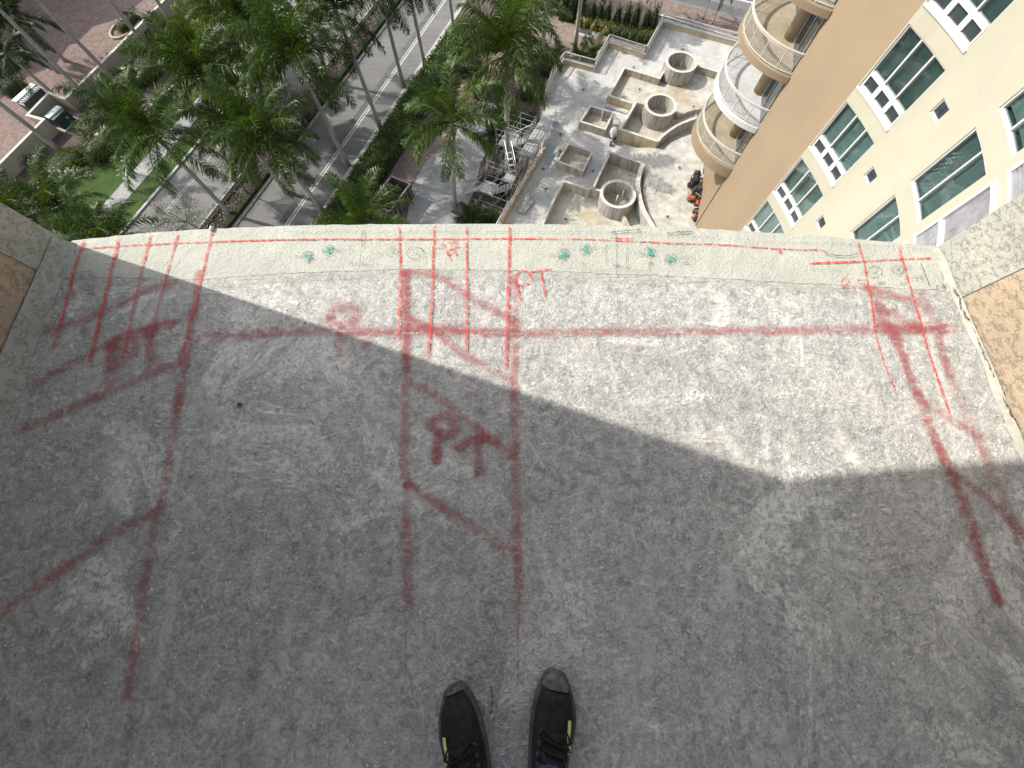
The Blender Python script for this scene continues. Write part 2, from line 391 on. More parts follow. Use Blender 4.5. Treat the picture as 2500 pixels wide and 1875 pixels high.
def mk_leaf(name, c, vy=(1.5,1.35,.5), rough=.45, tl=.25, spec=.5, shine=0):
    k = NB(name); oi = k.n('ShaderNodeObjectInfo'); gi = k.n('ShaderNodeNewGeometry')
    r1 = gi.outputs['Random Per Island']; hi = tuple(min(1,a*b) for a,b in zip(c,vy)); lo = tuple(a*.6 for a in c)
    b = k.ramp(r1, [(0,lo),(.5,c),(1,hi)])
    b = k.mix(.5, b, k.ramp(oi.outputs['Random'], [(0,.65),(1,1.25)]), 'MULTIPLY')
    k.col(b).rough(rough, spec)
    tb = k.n('ShaderNodeBsdfTranslucent'); k.l(k.mix(1, b, (1.3,1.5,.5), 'MULTIPLY'), tb.inputs[0])
    mx = k.n('ShaderNodeMixShader'); mx.inputs[0].default_value = tl
    k.l(k.b.outputs[0], mx.inputs[1]); k.l(tb.outputs[0], mx.inputs[2]); k.l(mx.outputs[0], k.out.inputs[0]); return k.m
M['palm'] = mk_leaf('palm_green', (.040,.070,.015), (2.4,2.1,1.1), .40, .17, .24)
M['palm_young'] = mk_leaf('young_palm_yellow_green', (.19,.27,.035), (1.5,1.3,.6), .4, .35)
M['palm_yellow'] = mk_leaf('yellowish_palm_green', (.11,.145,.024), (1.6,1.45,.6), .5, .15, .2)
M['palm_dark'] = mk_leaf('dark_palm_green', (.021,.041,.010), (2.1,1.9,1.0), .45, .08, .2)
M['hedge'] = mk_leaf('hedge_green', (.075,.135,.026), (1.8,1.6,.6), .5, .2, .3)
M['shrub'] = mk_leaf('shrub_olive_green', (.062,.088,.026), (1.7,1.5,.7), .55, .18, .25)
M['shrub_dark'] = mk_leaf('shrub_dark_green', (.035,.058,.018), (1.7,1.5,.7), .55, .15, .25)
M['croton'] = mk_leaf('croton_yellow_leaf', (.20,.185,.045), (1.5,1.3,.6), .45, .2)
M['silver'] = mk_leaf('pale_grey_green_leaf', (.135,.15,.10), (1.4,1.35,1.2), .5, .2)
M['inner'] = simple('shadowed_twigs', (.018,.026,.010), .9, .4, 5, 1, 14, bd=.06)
def mk_trunk():
    k = NB('pale_ringed_palm_bark')
    w = k.n('ShaderNodeTexWave'); w.bands_direction = 'Z'; w.inputs['Scale'].default_value = 1.5; w.inputs['Distortion'].default_value = 1.2; k.l(k.co, w.inputs[0])
    b = k.ramp(k.noise(2.2, 5, .65), [(.3,(.235,.22,.195)),(.7,(.37,.355,.32))])
    b = k.mix(.35, b, k.ramp(w.outputs[1], [(.2,.72),(.6,1.1)]), 'MULTIPLY')
    k.col(b).rough(.9, .2); k.bump(w.outputs[1], .4, .03); return k.m
M['trunk'] = mk_trunk()
M['shaft'] = simple('green_crownshaft', (.10,.15,.05), .4, .25, 2)
M['bark'] = simple('grey_brown_bark', (.16,.14,.12), .9, .3, 9)
M['galv'] = simple('galvanised_scaffold_tube', (.36,.365,.37), .42, .15, 4, metal=.55)
M['plank'] = simple('aluminium_plank', (.38,.385,.38), .55, .25, 3, metal=.2)
M['ply'] = simple('weathered_blue_plywood', (.30,.36,.36), .85, .15, 2)
M['black'] = simple('black_cloth', (.022,.023,.026), .75, .4, 25, .6, 60)
M['blackrub'] = simple('black_rubber', (.018,.018,.019), .7, .3, 20, .3, 90)
M['orange'] = simple('orange_machine_paint', (.45,.10,.025), .45, .15, 8)
M['redm'] = simple('faded_red_plastic', (.36,.10,.08), .5, .2, 8)
M['plum'] = simple('plum_cloth', (.11,.04,.05), .8, .4, 12)
M['bag'] = simple('pale_dusty_sack', (.40,.38,.34), .85, .25, 10, .8, 14, bd=.05)
M['bucket'] = simple('white_dusty_bucket', (.56,.54,.49), .6, .15, 6)
M['rust'] = simple('dark_rusty_steel', (.075,.055,.045), .85, .45, 4)
M['green_box'] = simple('dark_green_cabinet', (.035,.055,.05), .55, .2, 3)
M['mint'] = simple('pale_mint_lid', (.50,.58,.55), .5, .1, 3)
M['pipe'] = simple('white_pvc_pipe', (.62,.61,.57), .5, .12, 6)
M['steel'] = simple('grey_steel', (.34,.34,.34), .45, .2, 6, metal=.5)
M['brick'] = simple('red_brown_brick', (.36,.21,.15), .9, .3, 9)
M['sealant'] = mk_deck('pale_sealant', [(.30,.295,.25),(.38,.37,.315),(.46,.45,.385)], None, 30)
# ================================================================ BALCONY (near)
def f2(x, y): return at(*ko(x, y), 0).xy
edge = [f2(*p) for p in ((155,523),(300,508),(470,497),(640,491),(800,488),(1000,487.5),(1200,488),(1350,491),(1500,497),(1700,508),(1860,521),(2020,535))]
edge = [p.xy for p in smooth_line([(p.x,p.y,0) for p in edge], 10)]
random.seed(3)
edge = [Vector((p.x, p.y+random.uniform(-.002,.002))) for p in edge]
XL = at(127,677,0).x; YL = at(175,590,0).y; XR = at(2300,635,0).x; YR = at(2283,603,0).y
mb = MB()
outline = [(XL-.3,-2.2),(XR+.35,-2.2),(XR+.35,edge[-1].y-.03)]+[(p.x,p.y) for p in edge[::-1]]+[(XL-.3,edge[0].y-.04)]
mb.prism(outline, -.26, 0)
floor = tag(mb.build('balcony_floor', M['floor']), 'worn grey concrete balcony floor with red spray paint marks, no railing', kind='structure')
# pale coating strip along the open edge
inner = [f2(*p) for p in ((105,598),(260,600),(420,604),(600,592),(860,583),(1100,585),(1300,591),(1450,597),(1700,611),(1850,618),(2040,628))]
inner = [p.xy for p in smooth_line([(p.x,p.y,0) for p in inner], 14)]
inner = [Vector((p.x, p.y+random.uniform(-.003,.003))) for i, p in enumerate(inner)]
mb = MB(); n1 = len(edge)
mb.prism([(p.x,p.y+.002) for p in edge]+[(p.x,p.y) for p in inner[::-1]], .0003, .0022)
mb.prism([(p.x,p.y+.006) for p in edge]+[(p.x,p.y-.001) for p in edge[::-1]], -.27, .0015)
mb.build('edge_coating', M['strip'], floor)
COAT = [(105,603),(260,605),(420,609),(600,597),(860,588),(1100,590),(1300,596),(1450,603),(1700,617),(1850,624),(2030,634)]
# side walls
def side_wall(label, x, y0, yb, y1, s, tanmat, slope=0):
    e = empty('balcony_wall', (x, y0, 0)); tag(e, label, 'wall')
    a = MB(); a.prism([(x,y0),(x-slope*(y0-yb),yb),(x-slope*(y0-yb)+s*.26,yb),(x+s*.26,y0)], -.26, 2.29)
    b = MB(); b.prism([(x-slope*(y0-yb)+s*.004,yb-.0005),(x-slope*(y0-y1)+s*.004,y1),(x+s*.26,y1),(x+s*.26,yb-.0005)], -.26, 2.29)
    for q, nm, mt in ((a,'end_band',M['grey_stucco']),(b,'stucco_panel',tanmat)):
        o = q.build(nm, mt); o.parent = e; o.matrix_parent_inverse = Matrix.Translation((-x,-y0,0))
    return e
ybl = at(127,677,0).y; ybr = at(*ko(2050,645),0).y
def kid(o, e):
    o.parent = e; o.matrix_parent_inverse = Matrix.Translation(-Vector(e.location)); return o
lw = side_wall('shaded tan stucco wall closing the left end of the balcony', XL, YL, ybl, -2.2, -1, M['tan_stucco'])
rw = side_wall('sunlit tan stucco wall closing the right end of the balcony', XR, YR, ybr, -2.2, 1, M['tan_stucco'], -.03)
q_ = at(519,566,0); mb = MB(); mb.box((q_.x,q_.y+.008,.008),(.008,.02,.014),.1); tag(mb.build('white_shim', M['white'], None, False, .002), 'tiny white shim standing on the outer rim of the slab, left part', 'shim')
# cove of coating along the foot of each wall
def cove(e, x, ya, yb, s, w, h, slope=0):
    mb = MB(); N = 60; vs = []
    for i in range(N+1):
        y = ya+(yb-ya)*i/N; xx = x-slope*(ya-y); ww = w*(1+.35*math.sin(i*1.3)*random.random())+random.uniform(-.004,.006); hh = h+random.uniform(-.004,.004)
        vs += [(xx-s*ww, y, .0008), (xx-s*ww*.35, y, .35*hh+.004), (xx-s*.004, y, hh)]
    fs = []
    for i in range(N):
        for q in range(2): a = 3*i+q; fs.append((a, a+1, a+4, a+3) if s > 0 else (a+3, a+4, a+1, a))
    mb.add(vs, fs); kid(mb.build('floor_cove', M['grey_stucco'] if s < 0 else M['sealant'], None, True), e)
cove(lw, XL, YL-.01, -2.2, -1, .05, .05); cove(rw, XR, YR-.01, -2.2, 1, .02, .012, -.03)
mb = MB(); mb.prism([(XL-.3,-2.2),(XR+.35,-2.2)]+[(XR+.35,edge[-1].y-.03)]+[(p.x,p.y) for p in edge[::-6]]+[(XL-.3,edge[0].y-.04)], 2.292, 2.55)
tag(mb.build('balcony_ceiling', M['grey_stucco']), 'concrete underside of the balcony above', kind='structure')
# ---------------------------------------------------------------- marks on the floor
_z = [.0026]
def stroke(name, pts, w, mat, conv=ko, k=8, closed=False, jit=0):
    if mat == 'crayon': w *= .78; jit = jit or .0013
    P = [at(*conv(*p), 0) for p in pts]
    if closed: P.append(P[0])
    P = smooth_line(P, k); P = [p.xy for p in P]
    if jit: P = [p+Vector((random.uniform(-jit,jit), random.uniform(-jit,jit))) for p in P]
    d0 = (P[0]-P[1]).normalized(); d1 = (P[-1]-P[-2]).normalized()
    if not closed: P = [P[0]+d0*w*.4]+P+[P[-1]+d1*w*.4]
    _z[0] += .00003; z = _z[0]; vs = []; uv = []; L = [0]
    for a, b in zip(P, P[1:]): L.append(L[-1]+(b-a).length)
    for i, p in enumerate(P):
        t = (P[min(i+1,len(P)-1)]-P[max(i-1,0)]).normalized(); nn = Vector((-t.y,t.x))*w/2
        vs += [(p.x+nn.x,p.y+nn.y,z),(p.x-nn.x,p.y-nn.y,z)]
        v = .5 if closed else L[i]/L[-1]; uv += [(0,v),(1,v)]
    me = bpy.data.meshes.new(name); fs = [(2*i+1,2*i+3,2*i+2,2*i) for i in range(len(P)-1)]
    me.from_pydata(vs, [], fs); me.materials.append(M[mat]); ul = me.uv_layers.new(name='uv')
    for pl in me.polygons:
        for li in pl.loop_indices: ul.data[li].uv = uv[me.loops[li].vertex_index]
    o = bpy.data.objects.new(name, me); link(o, floor); return o
def dot(name, p, r, mat, conv=ko):      # round dab: a short fat stroke
    c = at(*conv(*p), 0); _z[0] += .00003; n = 20; vs = [(c.x,c.y,_z[0])]; uv = [(.5,.5)]
    for k in range(n):
        a = 2*math.pi*k/n; rr = r*random.uniform(.85,1.1); vs.append((c.x+rr*math.cos(a), c.y+rr*math.sin(a), _z[0])); uv.append((1,.5))
    me = bpy.data.meshes.new(name); me.from_pydata(vs, [], [(0,k+1,(k+1)%n+1) for k in range(n)]); me.materials.append(M[mat]); ul = me.uv_layers.new(name='uv')
    for pl in me.polygons:
        for li in pl.loop_indices: ul.data[li].uv = uv[me.loops[li].vertex_index]
    return link(bpy.data.objects.new(name, me), floor)
def c2(x, y): return (600+x*.2893, 520+y*.2893)
def c3(x, y): return (1200+x*.2893, 520+y*.2893)
def c4(x, y): return (1860+x*.3616, 520+y*.3616)
def c1(x, y): return (x*.3616, 500+y*.3616)
def c6(x, y): return (850+x*.422, 900+y*.422)
SP, CR = 'spray_line', 'crayon_line'
# ragged lower border of the coating
for q_, (w_, d_) in enumerate(((.03,-1),(.05,5))): stroke('coating_smear', [(x, y+d_) for x, y in COAT], w_, 'coatm')
# plaster smears and the wiped patch
for pts, w in ((((700,430),(690,520)),.03),): pass
for pts_, w_ in (([(1535,630),(1560,665),(1552,700)],.07),([(1310,735),(1420,742)],.05),([(1500,940),(1570,960),(1610,1010)],.06),([(1560,930),(1600,990),(1640,1040)],.05),([(1795,950),(1830,985),(1862,1015)],.05),([(1425,590),(1470,640)],.03),([(1120,820),(1160,870)],.04),([(780,1340),(830,1365)],.03),([(1590,1215),(1650,1235)],.03),([(890,1075),(960,1130)],.06),([(820,1030),(900,1100)],.07),([(1210,1080),(1270,1060)],.012),([(690,950),(730,935)],.012),([(500,1010),(560,1030)],.03),([(600,640),(640,655)],.03),([(1670,770),(1690,850)],.02),([(1725,690),(1735,800)],.018),([(1800,1180),(1870,1190)],.035),([(1880,1230),(1868,1290),(1872,1335)],.02)):
    stroke('plaster_smear', pts_, w_, 'plasterm')
stroke('plaster_smear', [(1590,560),(1700,640),(1780,700)], .035, 'plasterm', c3)
stroke('plaster_smear', [(1930,760),(1960,840),(1930,940)], .095, 'plasterm', c3)
stroke('plaster_smear', [(1960,1100),(2060,1230)], .03, 'plasterm', c3)
stroke('plaster_smear', [(670,1230),(690,1340)], .04, 'plasterm', c4)
stroke('plaster_smear', [(480,1460),(560,1560),(620,1650)], .07, 'plasterm', c4)
stroke('plaster_smear', [(20,1400),(30,1640)], .04, 'plasterm', c4)
stroke('plaster_smear', [(1820,1225),(1900,1222)], .04, 'plasterm')
stroke('plaster_smear', [(1862,1230),(1870,1330)], .03, 'plasterm')
stroke('plaster_smear', [(1820,1570),(1850,1620)], .07, 'plasterm')
stroke('plaster_smear', [(1140,950),(1175,1010)], .014, 'plasterm')
stroke('plaster_smear', [(1250,1240),(1300,1225)], .014, 'plasterm')
# spray paint
stroke(SP, [(410,727),(560,722),(700,716),(880,717),(1110,719),(1300,718),(1500,716),(1700,714),(1890,712),(2085,709)], .050, 'spray')
stroke(SP, [(432,590),(415,700),(398,810),(382,900)], .05, 'spray')
stroke(SP, [(388,830),(372,950),(358,1050),(350,1090)], .046, 'spray')
stroke(SP, [(352,1085),(335,1140),(322,1220),(308,1290),(290,1420),(278,1500)], .046, 'spray')
stroke(SP, [(118,655),(160,635),(205,620)], .04, 'spray_faint'); stroke(SP, [(100,715),(160,697),(240,668),(310,632),(380,610)], .045, 'spray')
stroke(SP, [(78,830),(140,795),(200,762),(270,725),(330,705),(425,678)], .045, 'spray')
stroke(SP, [(55,925),(120,900),(190,868),(265,835),(330,805),(410,775)], .05, 'spray')
stroke(SP, [(5,1325),(80,1270),(160,1215),(250,1152),(345,1103)], .048, 'spray')
stroke('spray_letter', [(770,930),(765,1050),(752,1190)], .075, 'spray', c1)
stroke('spray_letter', [(768,945),(840,915),(900,945),(890,1010),(830,1050),(775,1065)], .07, 'spray', c1)
stroke('spray_letter', [(935,880),(1030,850),(1150,815)], .06, 'spray', c1); stroke('spray_letter', [(1015,860),(1022,960),(1030,1050)], .06, 'spray', c1)
dot('spray_blot', (1030,1045), .018, 'spray', c1); dot('spray_blot', (1012,880), .02, 'spray', c1)
stroke('spray_letter', [(745,930),(705,880),(760,810),(860,795),(935,835),(925,905),(850,930)], .055, 'spray_faint', c2)
stroke('spray_letter', [(745,930),(705,880),(760,810),(860,795),(935,835),(925,905),(850,930)], .065, 'spray_faint', c2)
stroke('spray_letter', [(795,940),(792,1080),(790,1185)], .05, 'spray', c2); dot('spray_blot', (1025,1115), .03, 'spray', c2)
stroke('spray_line', [(800,985),(950,1010),(1100,1015),(1300,990)], .04, 'spray_faint', c2)
stroke(SP, [(876,588),(877,700),(876,850),(873,980),(876,1030),(886,1050)], .044, 'spray'); stroke(SP, [(877,590),(876,720),(876,800)], .05, 'spray')
stroke(SP, [(878,1130),(880,1200),(881,1308)], .048, 'spray'); stroke(SP, [(877,1040),(877,1140)], .03, 'spray_faint')
stroke(SP, [(1112,600),(1112,720)], .05, 'spray_faint'); stroke(SP, [(1113,690),(1111,850),(1112,1000),(1116,1130),(1119,1230),(1121,1312)], .044, 'spray')
stroke(SP, [(876,590),(930,592),(985,622),(1045,660),(1105,692)], .044, 'spray')
stroke(SP, [(885,690),(935,712),(985,755),(1045,790),(1108,822)], .044, 'spray'); stroke(SP, [(880,712),(960,708),(1040,716),(1108,718)], .05, 'spray')
stroke(SP, [(882,825),(935,852),(985,890),(1050,940),(1110,985)], .044, 'spray')
stroke(SP, [(882,1043),(935,1080),(990,1118),(1050,1158),(1117,1200)], .044, 'spray')
stroke('spray_letter', [(518,360),(514,440),(508,528)], .045, 'spray', c6); stroke('spray_letter', [(518,360),(514,440),(508,528)], .04, 'spray', c6)
stroke('spray_letter', [(480,330),(520,285),(580,285),(620,330),(605,375),(545,385)], .045, 'spray', c6); stroke('spray_letter', [(480,330),(520,285),(580,285),(620,330),(605,375),(545,385)], .05, 'spray', c6)
stroke('spray_letter', [(645,455),(690,420),(760,405),(855,412)], .042, 'spray', c6); stroke('spray_letter', [(645,455),(690,420),(760,405),(855,412)], .042, 'spray', c6)
stroke('spray_letter', [(752,410),(752,500),(752,590)], .042, 'spray', c6)
dot('spray_blot', (508,525), .022, 'spray', c6); dot('spray_blot', (752,588), .022, 'spray', c6); dot('spray_blot', (753,588), .018, 'spray', c6)
stroke(SP, [(640,165),(720,155),(790,140)], .02, 'spray_faint', c6); stroke(SP, [(580,10),(585,45)], .025, 'spray_faint', c6)
stroke(SP, [(705,510),(800,540),(920,575),(1040,605),(1110,650)], .05, 'spray', c4); stroke(SP, [(800,650),(900,690),(980,735),(1060,775)], .06, 'spray', c4)
stroke(SP, [(740,520),(790,640),(830,760),(900,850)], .06, 'spray', c4); stroke(SP, [(800,760),(920,780),(1100,765),(1200,770)], .07, 'spray', c4)
stroke(SP, [(890,840),(940,960),(1000,1120),(1050,1250),(1110,1390)], .048, 'spray', c4); stroke(SP, [(890,840),(940,960),(1000,1120),(1050,1240)], .04, 'spray_faint', c4)
stroke(SP, [(1070,535),(1120,660),(1175,820),(1215,980),(1270,1130),(1350,1320),(1430,1500),(1510,1680)], .05, 'spray_faint', c4)
stroke(SP, [(1170,780),(1230,1010),(1300,1180)], .04, 'spray_faint', c4)
stroke(SP, [(1040,1240),(1120,1290),(1200,1350),(1300,1410),(1430,1500)], .045, 'spray', c4)
stroke(SP, [(1110,1430),(1160,1540),(1215,1660)], .05, 'spray', c4)
stroke(SP, [(2010,930),(2040,1000),(2075,1090),(2110,1200),(2152,1300)], .046, 'spray'); stroke(SP, [(2055,1030),(2090,1110),(2152,1300)], .04, 'spray')
stroke(SP, [(2050,1020),(2110,1060),(2160,1105),(2205,1155)], .042, 'spray'); stroke(SP, [(2110,930),(2130,1000),(2170,1090),(2195,1160),(2225,1240)], .045, 'spray_faint')
dot('spray_blot', (2195,1148), .025, 'spray'); dot('spray_blot', (2150,1290), .024, 'spray')
stroke('paint_drip', [(878,1310),(877,1380),(878,1475)], .006, 'spray'); stroke('paint_drip', [(1120,1312),(1119,1400),(1119,1480)], .006, 'spray')
stroke('paint_drip', [(200,1050),(240,1025)], .012, 'spray_faint')
# crayon
stroke(CR, [(183,524),(165,580),(142,670),(118,752)], .020, 'crayon'); stroke(CR, [(258,517),(240,600),(218,690),(196,785)], .022, 'crayon')
stroke(CR, [(328,509),(312,570),(292,660),(268,778)], .016, 'crayon'); stroke(CR, [(387,506),(372,560),(350,640),(330,720),(314,790)], .012, 'crayon')
stroke(CR, [(461,499),(444,570),(425,650),(405,730),(386,795)], .014, 'crayon')
stroke(CR, [(158,541),(245,534),(400,526),(520,522),(650,519),(865,518.5),(1000,518),(1100,517),(1225,518)], .011, 'crayon')
stroke(CR, [(500,522),(700,519),(950,519)], .009, 'crayon')
stroke(CR, [(1212,518),(1280,519),(1345,522),(1450,527),(1550,530),(1660,538),(1785,543)], .010, 'crayon'); stroke(CR, [(1320,516),(1365,517)], .010, 'crayon')
stroke(CR, [(863,492),(865,560),(864,640),(863,735)], .013, 'crayon'); stroke(CR, [(939,490),(935,580),(932,680),(924,772)], .015, 'crayon')
stroke(CR, [(1008,491),(1009,580),(1009,680),(1008,760)], .014, 'crayon'); stroke(CR, [(1101,490),(1099,580),(1096,690),(1092,800)], .018, 'crayon')
stroke(CR, [(1850,524),(1866,580),(1880,660),(1888,720)], .014, 'crayon'); stroke(CR, [(1888,720),(1905,780),(1934,855)], .008, 'crayon')
stroke(CR, [(1938,532),(1960,610),(1985,700),(2012,790),(2050,900)], .014, 'crayon')
stroke(CR, [(1743,571),(1830,568),(1920,563),(2012,559)], .012, 'crayon'); stroke(CR, [(1748,570),(1850,566)], .012, 'crayon')
LT = 'crayon_letter'
stroke(LT, [(195,560),(220,650),(250,755)], .012, 'crayon', c3); stroke(LT, [(200,555),(225,510),(272,494),(312,515),(338,575),(290,605),(205,615)], .011, 'crayon', c3)
stroke(LT, [(338,502),(420,488),(495,482)], .015, 'crayon', c3); stroke(LT, [(416,492),(430,590),(448,708)], .012, 'crayon', c3)
stroke(LT, [(527,470),(548,445),(578,460),(560,490),(535,508)], .007, 'crayon', c4); stroke(LT, [(535,508),(575,505)], .007, 'crayon', c4)
dot('crayon_dot', (610,507), .007, 'crayon', c4)
stroke(LT, [(688,455),(638,457)], .007, 'crayon', c4); stroke(LT, [(638,457),(640,480),(680,486),(690,508),(645,513)], .007, 'crayon', c4)
stroke(LT, [(1695,335),(1715,370),(1730,398)], .011, 'crayon', c2); stroke(LT, [(1695,335),(1740,312),(1757,335),(1712,360)], .009, 'crayon', c2)
stroke(LT, [(1735,312),(1797,290)], .010, 'crayon', c2); stroke(LT, [(1765,303),(1782,365)], .010, 'crayon', c2)
stroke(LT, [(1590,305),(1635,298)], .006, 'crayon', c2); stroke(LT, [(1640,280),(1665,265),(1680,280),(1650,305),(1690,300)], .006, 'crayon', c2)
dot('crayon_dot', (1706,292), .005, 'crayon', c2); stroke(LT, [(1710,262),(1745,250),(1725,290)], .006, 'crayon', c2); stroke(LT, [(1785,238),(1755,245),(1760,262),(1785,262),(1770,282)], .006, 'crayon', c2)
dot('crayon_dot', (118,270), .008, 'crayon', c4); dot('red_speck', (1525,958), .006, 'crayon')
# pencil circles, arrows, lines and teal dabs
def ring(c, rx, ry, conv, w=.004, mat='pencil', x=0):
    stroke('pencil_circle', [(c[0]+rx*math.cos(a+.4), c[1]+ry*math.sin(a+.4)) for a in [2*math.pi*i/10 for i in range(10)]], w, mat, conv, 4, True)
    if x:
        stroke('pencil_cross', [(c[0]-rx*x,c[1]-ry*x),(c[0]+rx*x,c[1]+ry*x)], w, mat, conv, 3); stroke('pencil_cross', [(c[0]+rx*x,c[1]-ry*x*1.1),(c[0]-rx*x,c[1]+ry*x)], w, mat, conv, 3)
def arrow(a, b, conv, w=.0035):
    stroke('pencil_arrow', [a,b], w, 'pencil_faint', conv, 3); dx = (b[0]-a[0]); L = math.hypot(dx, b[1]-a[1]); ux = dx/L; uy = (b[1]-a[1])/L
    for s in (1,-1): stroke('pencil_arrow', [(b[0]-ux*38-s*uy*22, b[1]-uy*38+s*ux*22), b], w, 'pencil_faint', conv, 3)
for c, conv in (((530,378),c2),((703,322),c2),((608,360),c3),((788,320),c3),((1330,343),c3),((1508,397),c3)):
    dot('teal_dab', c, .0165, 'teal', conv); ring(c, 50, 46, conv)
    for q in range(5):
        a = q*1.26+random.random(); dot('teal_dab', (c[0]+28*math.cos(a), c[1]+24*math.sin(a)), .008, 'teal', conv)
for c, rx, ry, conv in (((1238,340),50,38,c2),((1435,348),72,50,c2),((752,405),48,38,c4),((908,390),38,30,c4)): ring(c, rx, ry, conv, .0042, 'pencil', .35)
for a, b, conv in (((370,385),(440,370),c2),((870,310),(760,330),c2),((1080,355),(1150,352),c2),((1640,352),(1540,352),c2),((410,360),(528,372),c3),((950,300),(850,305),c3),((1165,350),(1272,354),c3),((1690,382),(1572,386),c3),((615,410),(690,412),c4),((1020,384),(950,386),c4)): arrow(a, b, conv)
PL = 'pencil_line'
for pts, conv, w, m in (([(895,275),(885,460)],c2,.004,'pencil_faint'),([(1000,160),(985,320),(968,468)],c2,.005,'pencil'),([(1078,265),(1052,445)],c2,.004,'pencil_faint'),([(900,440),(1055,446)],c2,.004,'pencil'),
    ([(300,170),(900,166),(1500,166),(2212,172)],c2,.0035,'pencil_faint'),([(0,170),(600,172),(1050,178),(1600,200),(2212,242)],c3,.0035,'pencil_faint'),
    ([(960,275),(962,455)],c3,.004,'pencil'),([(1044,170),(1048,320),(1050,480)],c3,.005,'pencil'),([(1050,480),(1056,700),(1060,900),(1066,1090)],c3,.0045,'pencil_faint'),([(1137,275),(1135,490)],c3,.004,'pencil'),
    ([(965,458),(1135,458)],c3,.003,'pencil_faint'),([(800,485),(960,488),(1325,496)],c3,.0035,'pencil_faint'),([(1325,430),(1325,496)],c3,.004,'pencil'),([(1340,415),(1340,445)],c3,.007,'pencil'),([(1030,452),(1068,450)],c3,.008,'pencil'),
    ([(600,430),(600,455)],c3,.004,'pencil'),([(770,430),(772,460)],c3,.004,'pencil'),([(1610,432),(1655,434)],c3,.006,'pencil'),
    ([(0,205),(500,215),(900,238),(1140,262)],c4,.004,'pencil_faint'),([(1055,350),(1085,420),(1115,500)],c4,.005,'pencil'),([(1160,505),(1218,503)],c4,.007,'pencil'),([(1205,490),(1220,515)],c4,.006,'pencil'),([(775,482),(810,478)],c4,.007,'pencil'),([(920,485),(955,483)],c4,.007,'pencil'),
    ([(270,388),(560,398)],c4,.003,'pencil_faint'),([(400,495),(450,490)],c1,.005,'pencil'),([(420,470),(400,500)],c1,.005,'pencil'),([(510,455),(550,478)],c1,.004,'pencil'),([(690,470),(770,440)],c1,.003,'pencil'),
    ([(590,345),(800,335)],c1,.003,'pencil_faint'),([(600,380),(640,420)],c1,.003,'pencil_faint'),([(820,375),(780,430)],c1,.003,'pencil_faint'),([(330,430),(350,480)],c2,.004,'pencil_faint'),([(130,440),(160,425),(140,470)],c2,.003,'pencil_faint'),([(680,400),(710,395)],c2,.004,'pencil')):
    stroke(PL, pts, w, m, conv, 5)
PT = 'pencil_letter'
for pts in ([(563,462),(572,500)],[(563,462),(595,462),(590,480),(568,483)],[(595,460),(640,452)],[(617,456),(625,492)],[(597,500),(600,515)],[(618,488),(645,482)],[(645,482),(632,512)],[(662,478),(645,480),(648,492),(662,492),(650,510)]): stroke(PT, pts, .004, 'pencil', c1, 4)
dot('pencil_dot', (610,512), .004, 'pencil', c1)
for pts in ([(1012,435),(1032,430),(1035,442),(1012,455)],[(1012,455),(1040,455)],[(1070,432),(1050,434)],[(1050,434),(1050,444),(1068,446),(1066,458),(1046,460)]): stroke(PT, pts, .004, 'pencil', c4, 4)
dot('pencil_dot', (1002,452), .004, 'pencil', c4)
stroke('hairline_crack', [(1010,176),(1060,172),(1100,166),(1180,158),(1255,155)], .007, 'crackm', c3, 6, jit=.001)
stroke('hairline_crack', [(1480,182),(1530,182),(1560,176),(1620,178),(1680,170)], .007, 'crackm', c3, 6, jit=.002)
stroke('hairline_crack', [(400,262),(440,290),(560,300),(640,280)], .005, 'crackm', c4, 6, jit=.002); stroke('hairline_crack', [(1060,1535),(1065,1505),(1060,1480)], .006, 'crackm', jit=.002)
stroke('hairline_crack', [(1275,520),(1310,580),(1340,680),(1400,760),(1440,860),(1480,970),(1540,1090),(1600,1220),(1680,1400),(1770,1530)], .010, 'crackm', c4, 10, jit=.004)
dot('dark_blot', (522,877), .014, 'crackm'); dot('dark_blot', (522,878), .012, 'crackm')
for p in ((148,708),(147,722)): dot('dark_blot', (437,578) if p[1] == 708 else (407,618), .007, 'crackm', c1)
# ================================================================ STREET LEVEL
SA = R(68); DS = Vector((math.cos(SA), math.sin(SA))); NS = Vector((math.sin(SA), -math.cos(SA)))
def st(s, o): return DS*s+NS*o
def so_of(p): return (p[0]*DS.x+p[1]*DS.y, p[0]*NS.x+p[1]*NS.y)
def sheet(name, poly, z, mat, label=None, kind='structure', parent=None, th=0):
    mb = MB()
    if th: mb.prism(poly, z-th, z)
    else:
        n = len(poly); A = sum(poly[i][0]*poly[(i+1)%n][1]-poly[(i+1)%n][0]*poly[i][1] for i in range(n))
        mb.add([(p[0],p[1],z) for p in (poly if A > 0 else poly[::-1])], [tuple(range(n))])
    o = mb.build(name, mat, parent)
    if not parent: tag(o, label, kind=kind)
    return o
def strip(name, s0, s1, o0, o1, z, mat, label=None, th=0, parent=None): return sheet(name, [st(s0,o0),st(s1,o0),st(s1,o1),st(s0,o1)], z, mat, label, parent=parent, th=th)
G = STREET
sheet('ground', [(-260,-120),(260,-120),(260,300),(-260,300)], G-.06, M['pavers2'], 'dusty brown paving stretching out between the gardens')
road = strip('road', -10, 130, -35.05, -28.25, G, M['road'], 'sunlit grey asphalt lane with double white line beside the palms')
strip('tar_band', -10, 130, -31.45, -30.78, G+.004, M['tar'], parent=road)
for o, hw in ((-30.70,.045), (-30.42,.065)): strip('white_line', -10, 130, o-hw, o+hw, G+.004, M['roadpaint'], parent=road)
road2 = strip('road', -10, 130, -44.85, -38.3, G, M['road'], 'grey asphalt lane beyond the planted median')
for o in (-42.7, -42.45): strip('white_line', -10, 130, o-.04, o+.04, G+.004, M['kerb'], parent=road2)
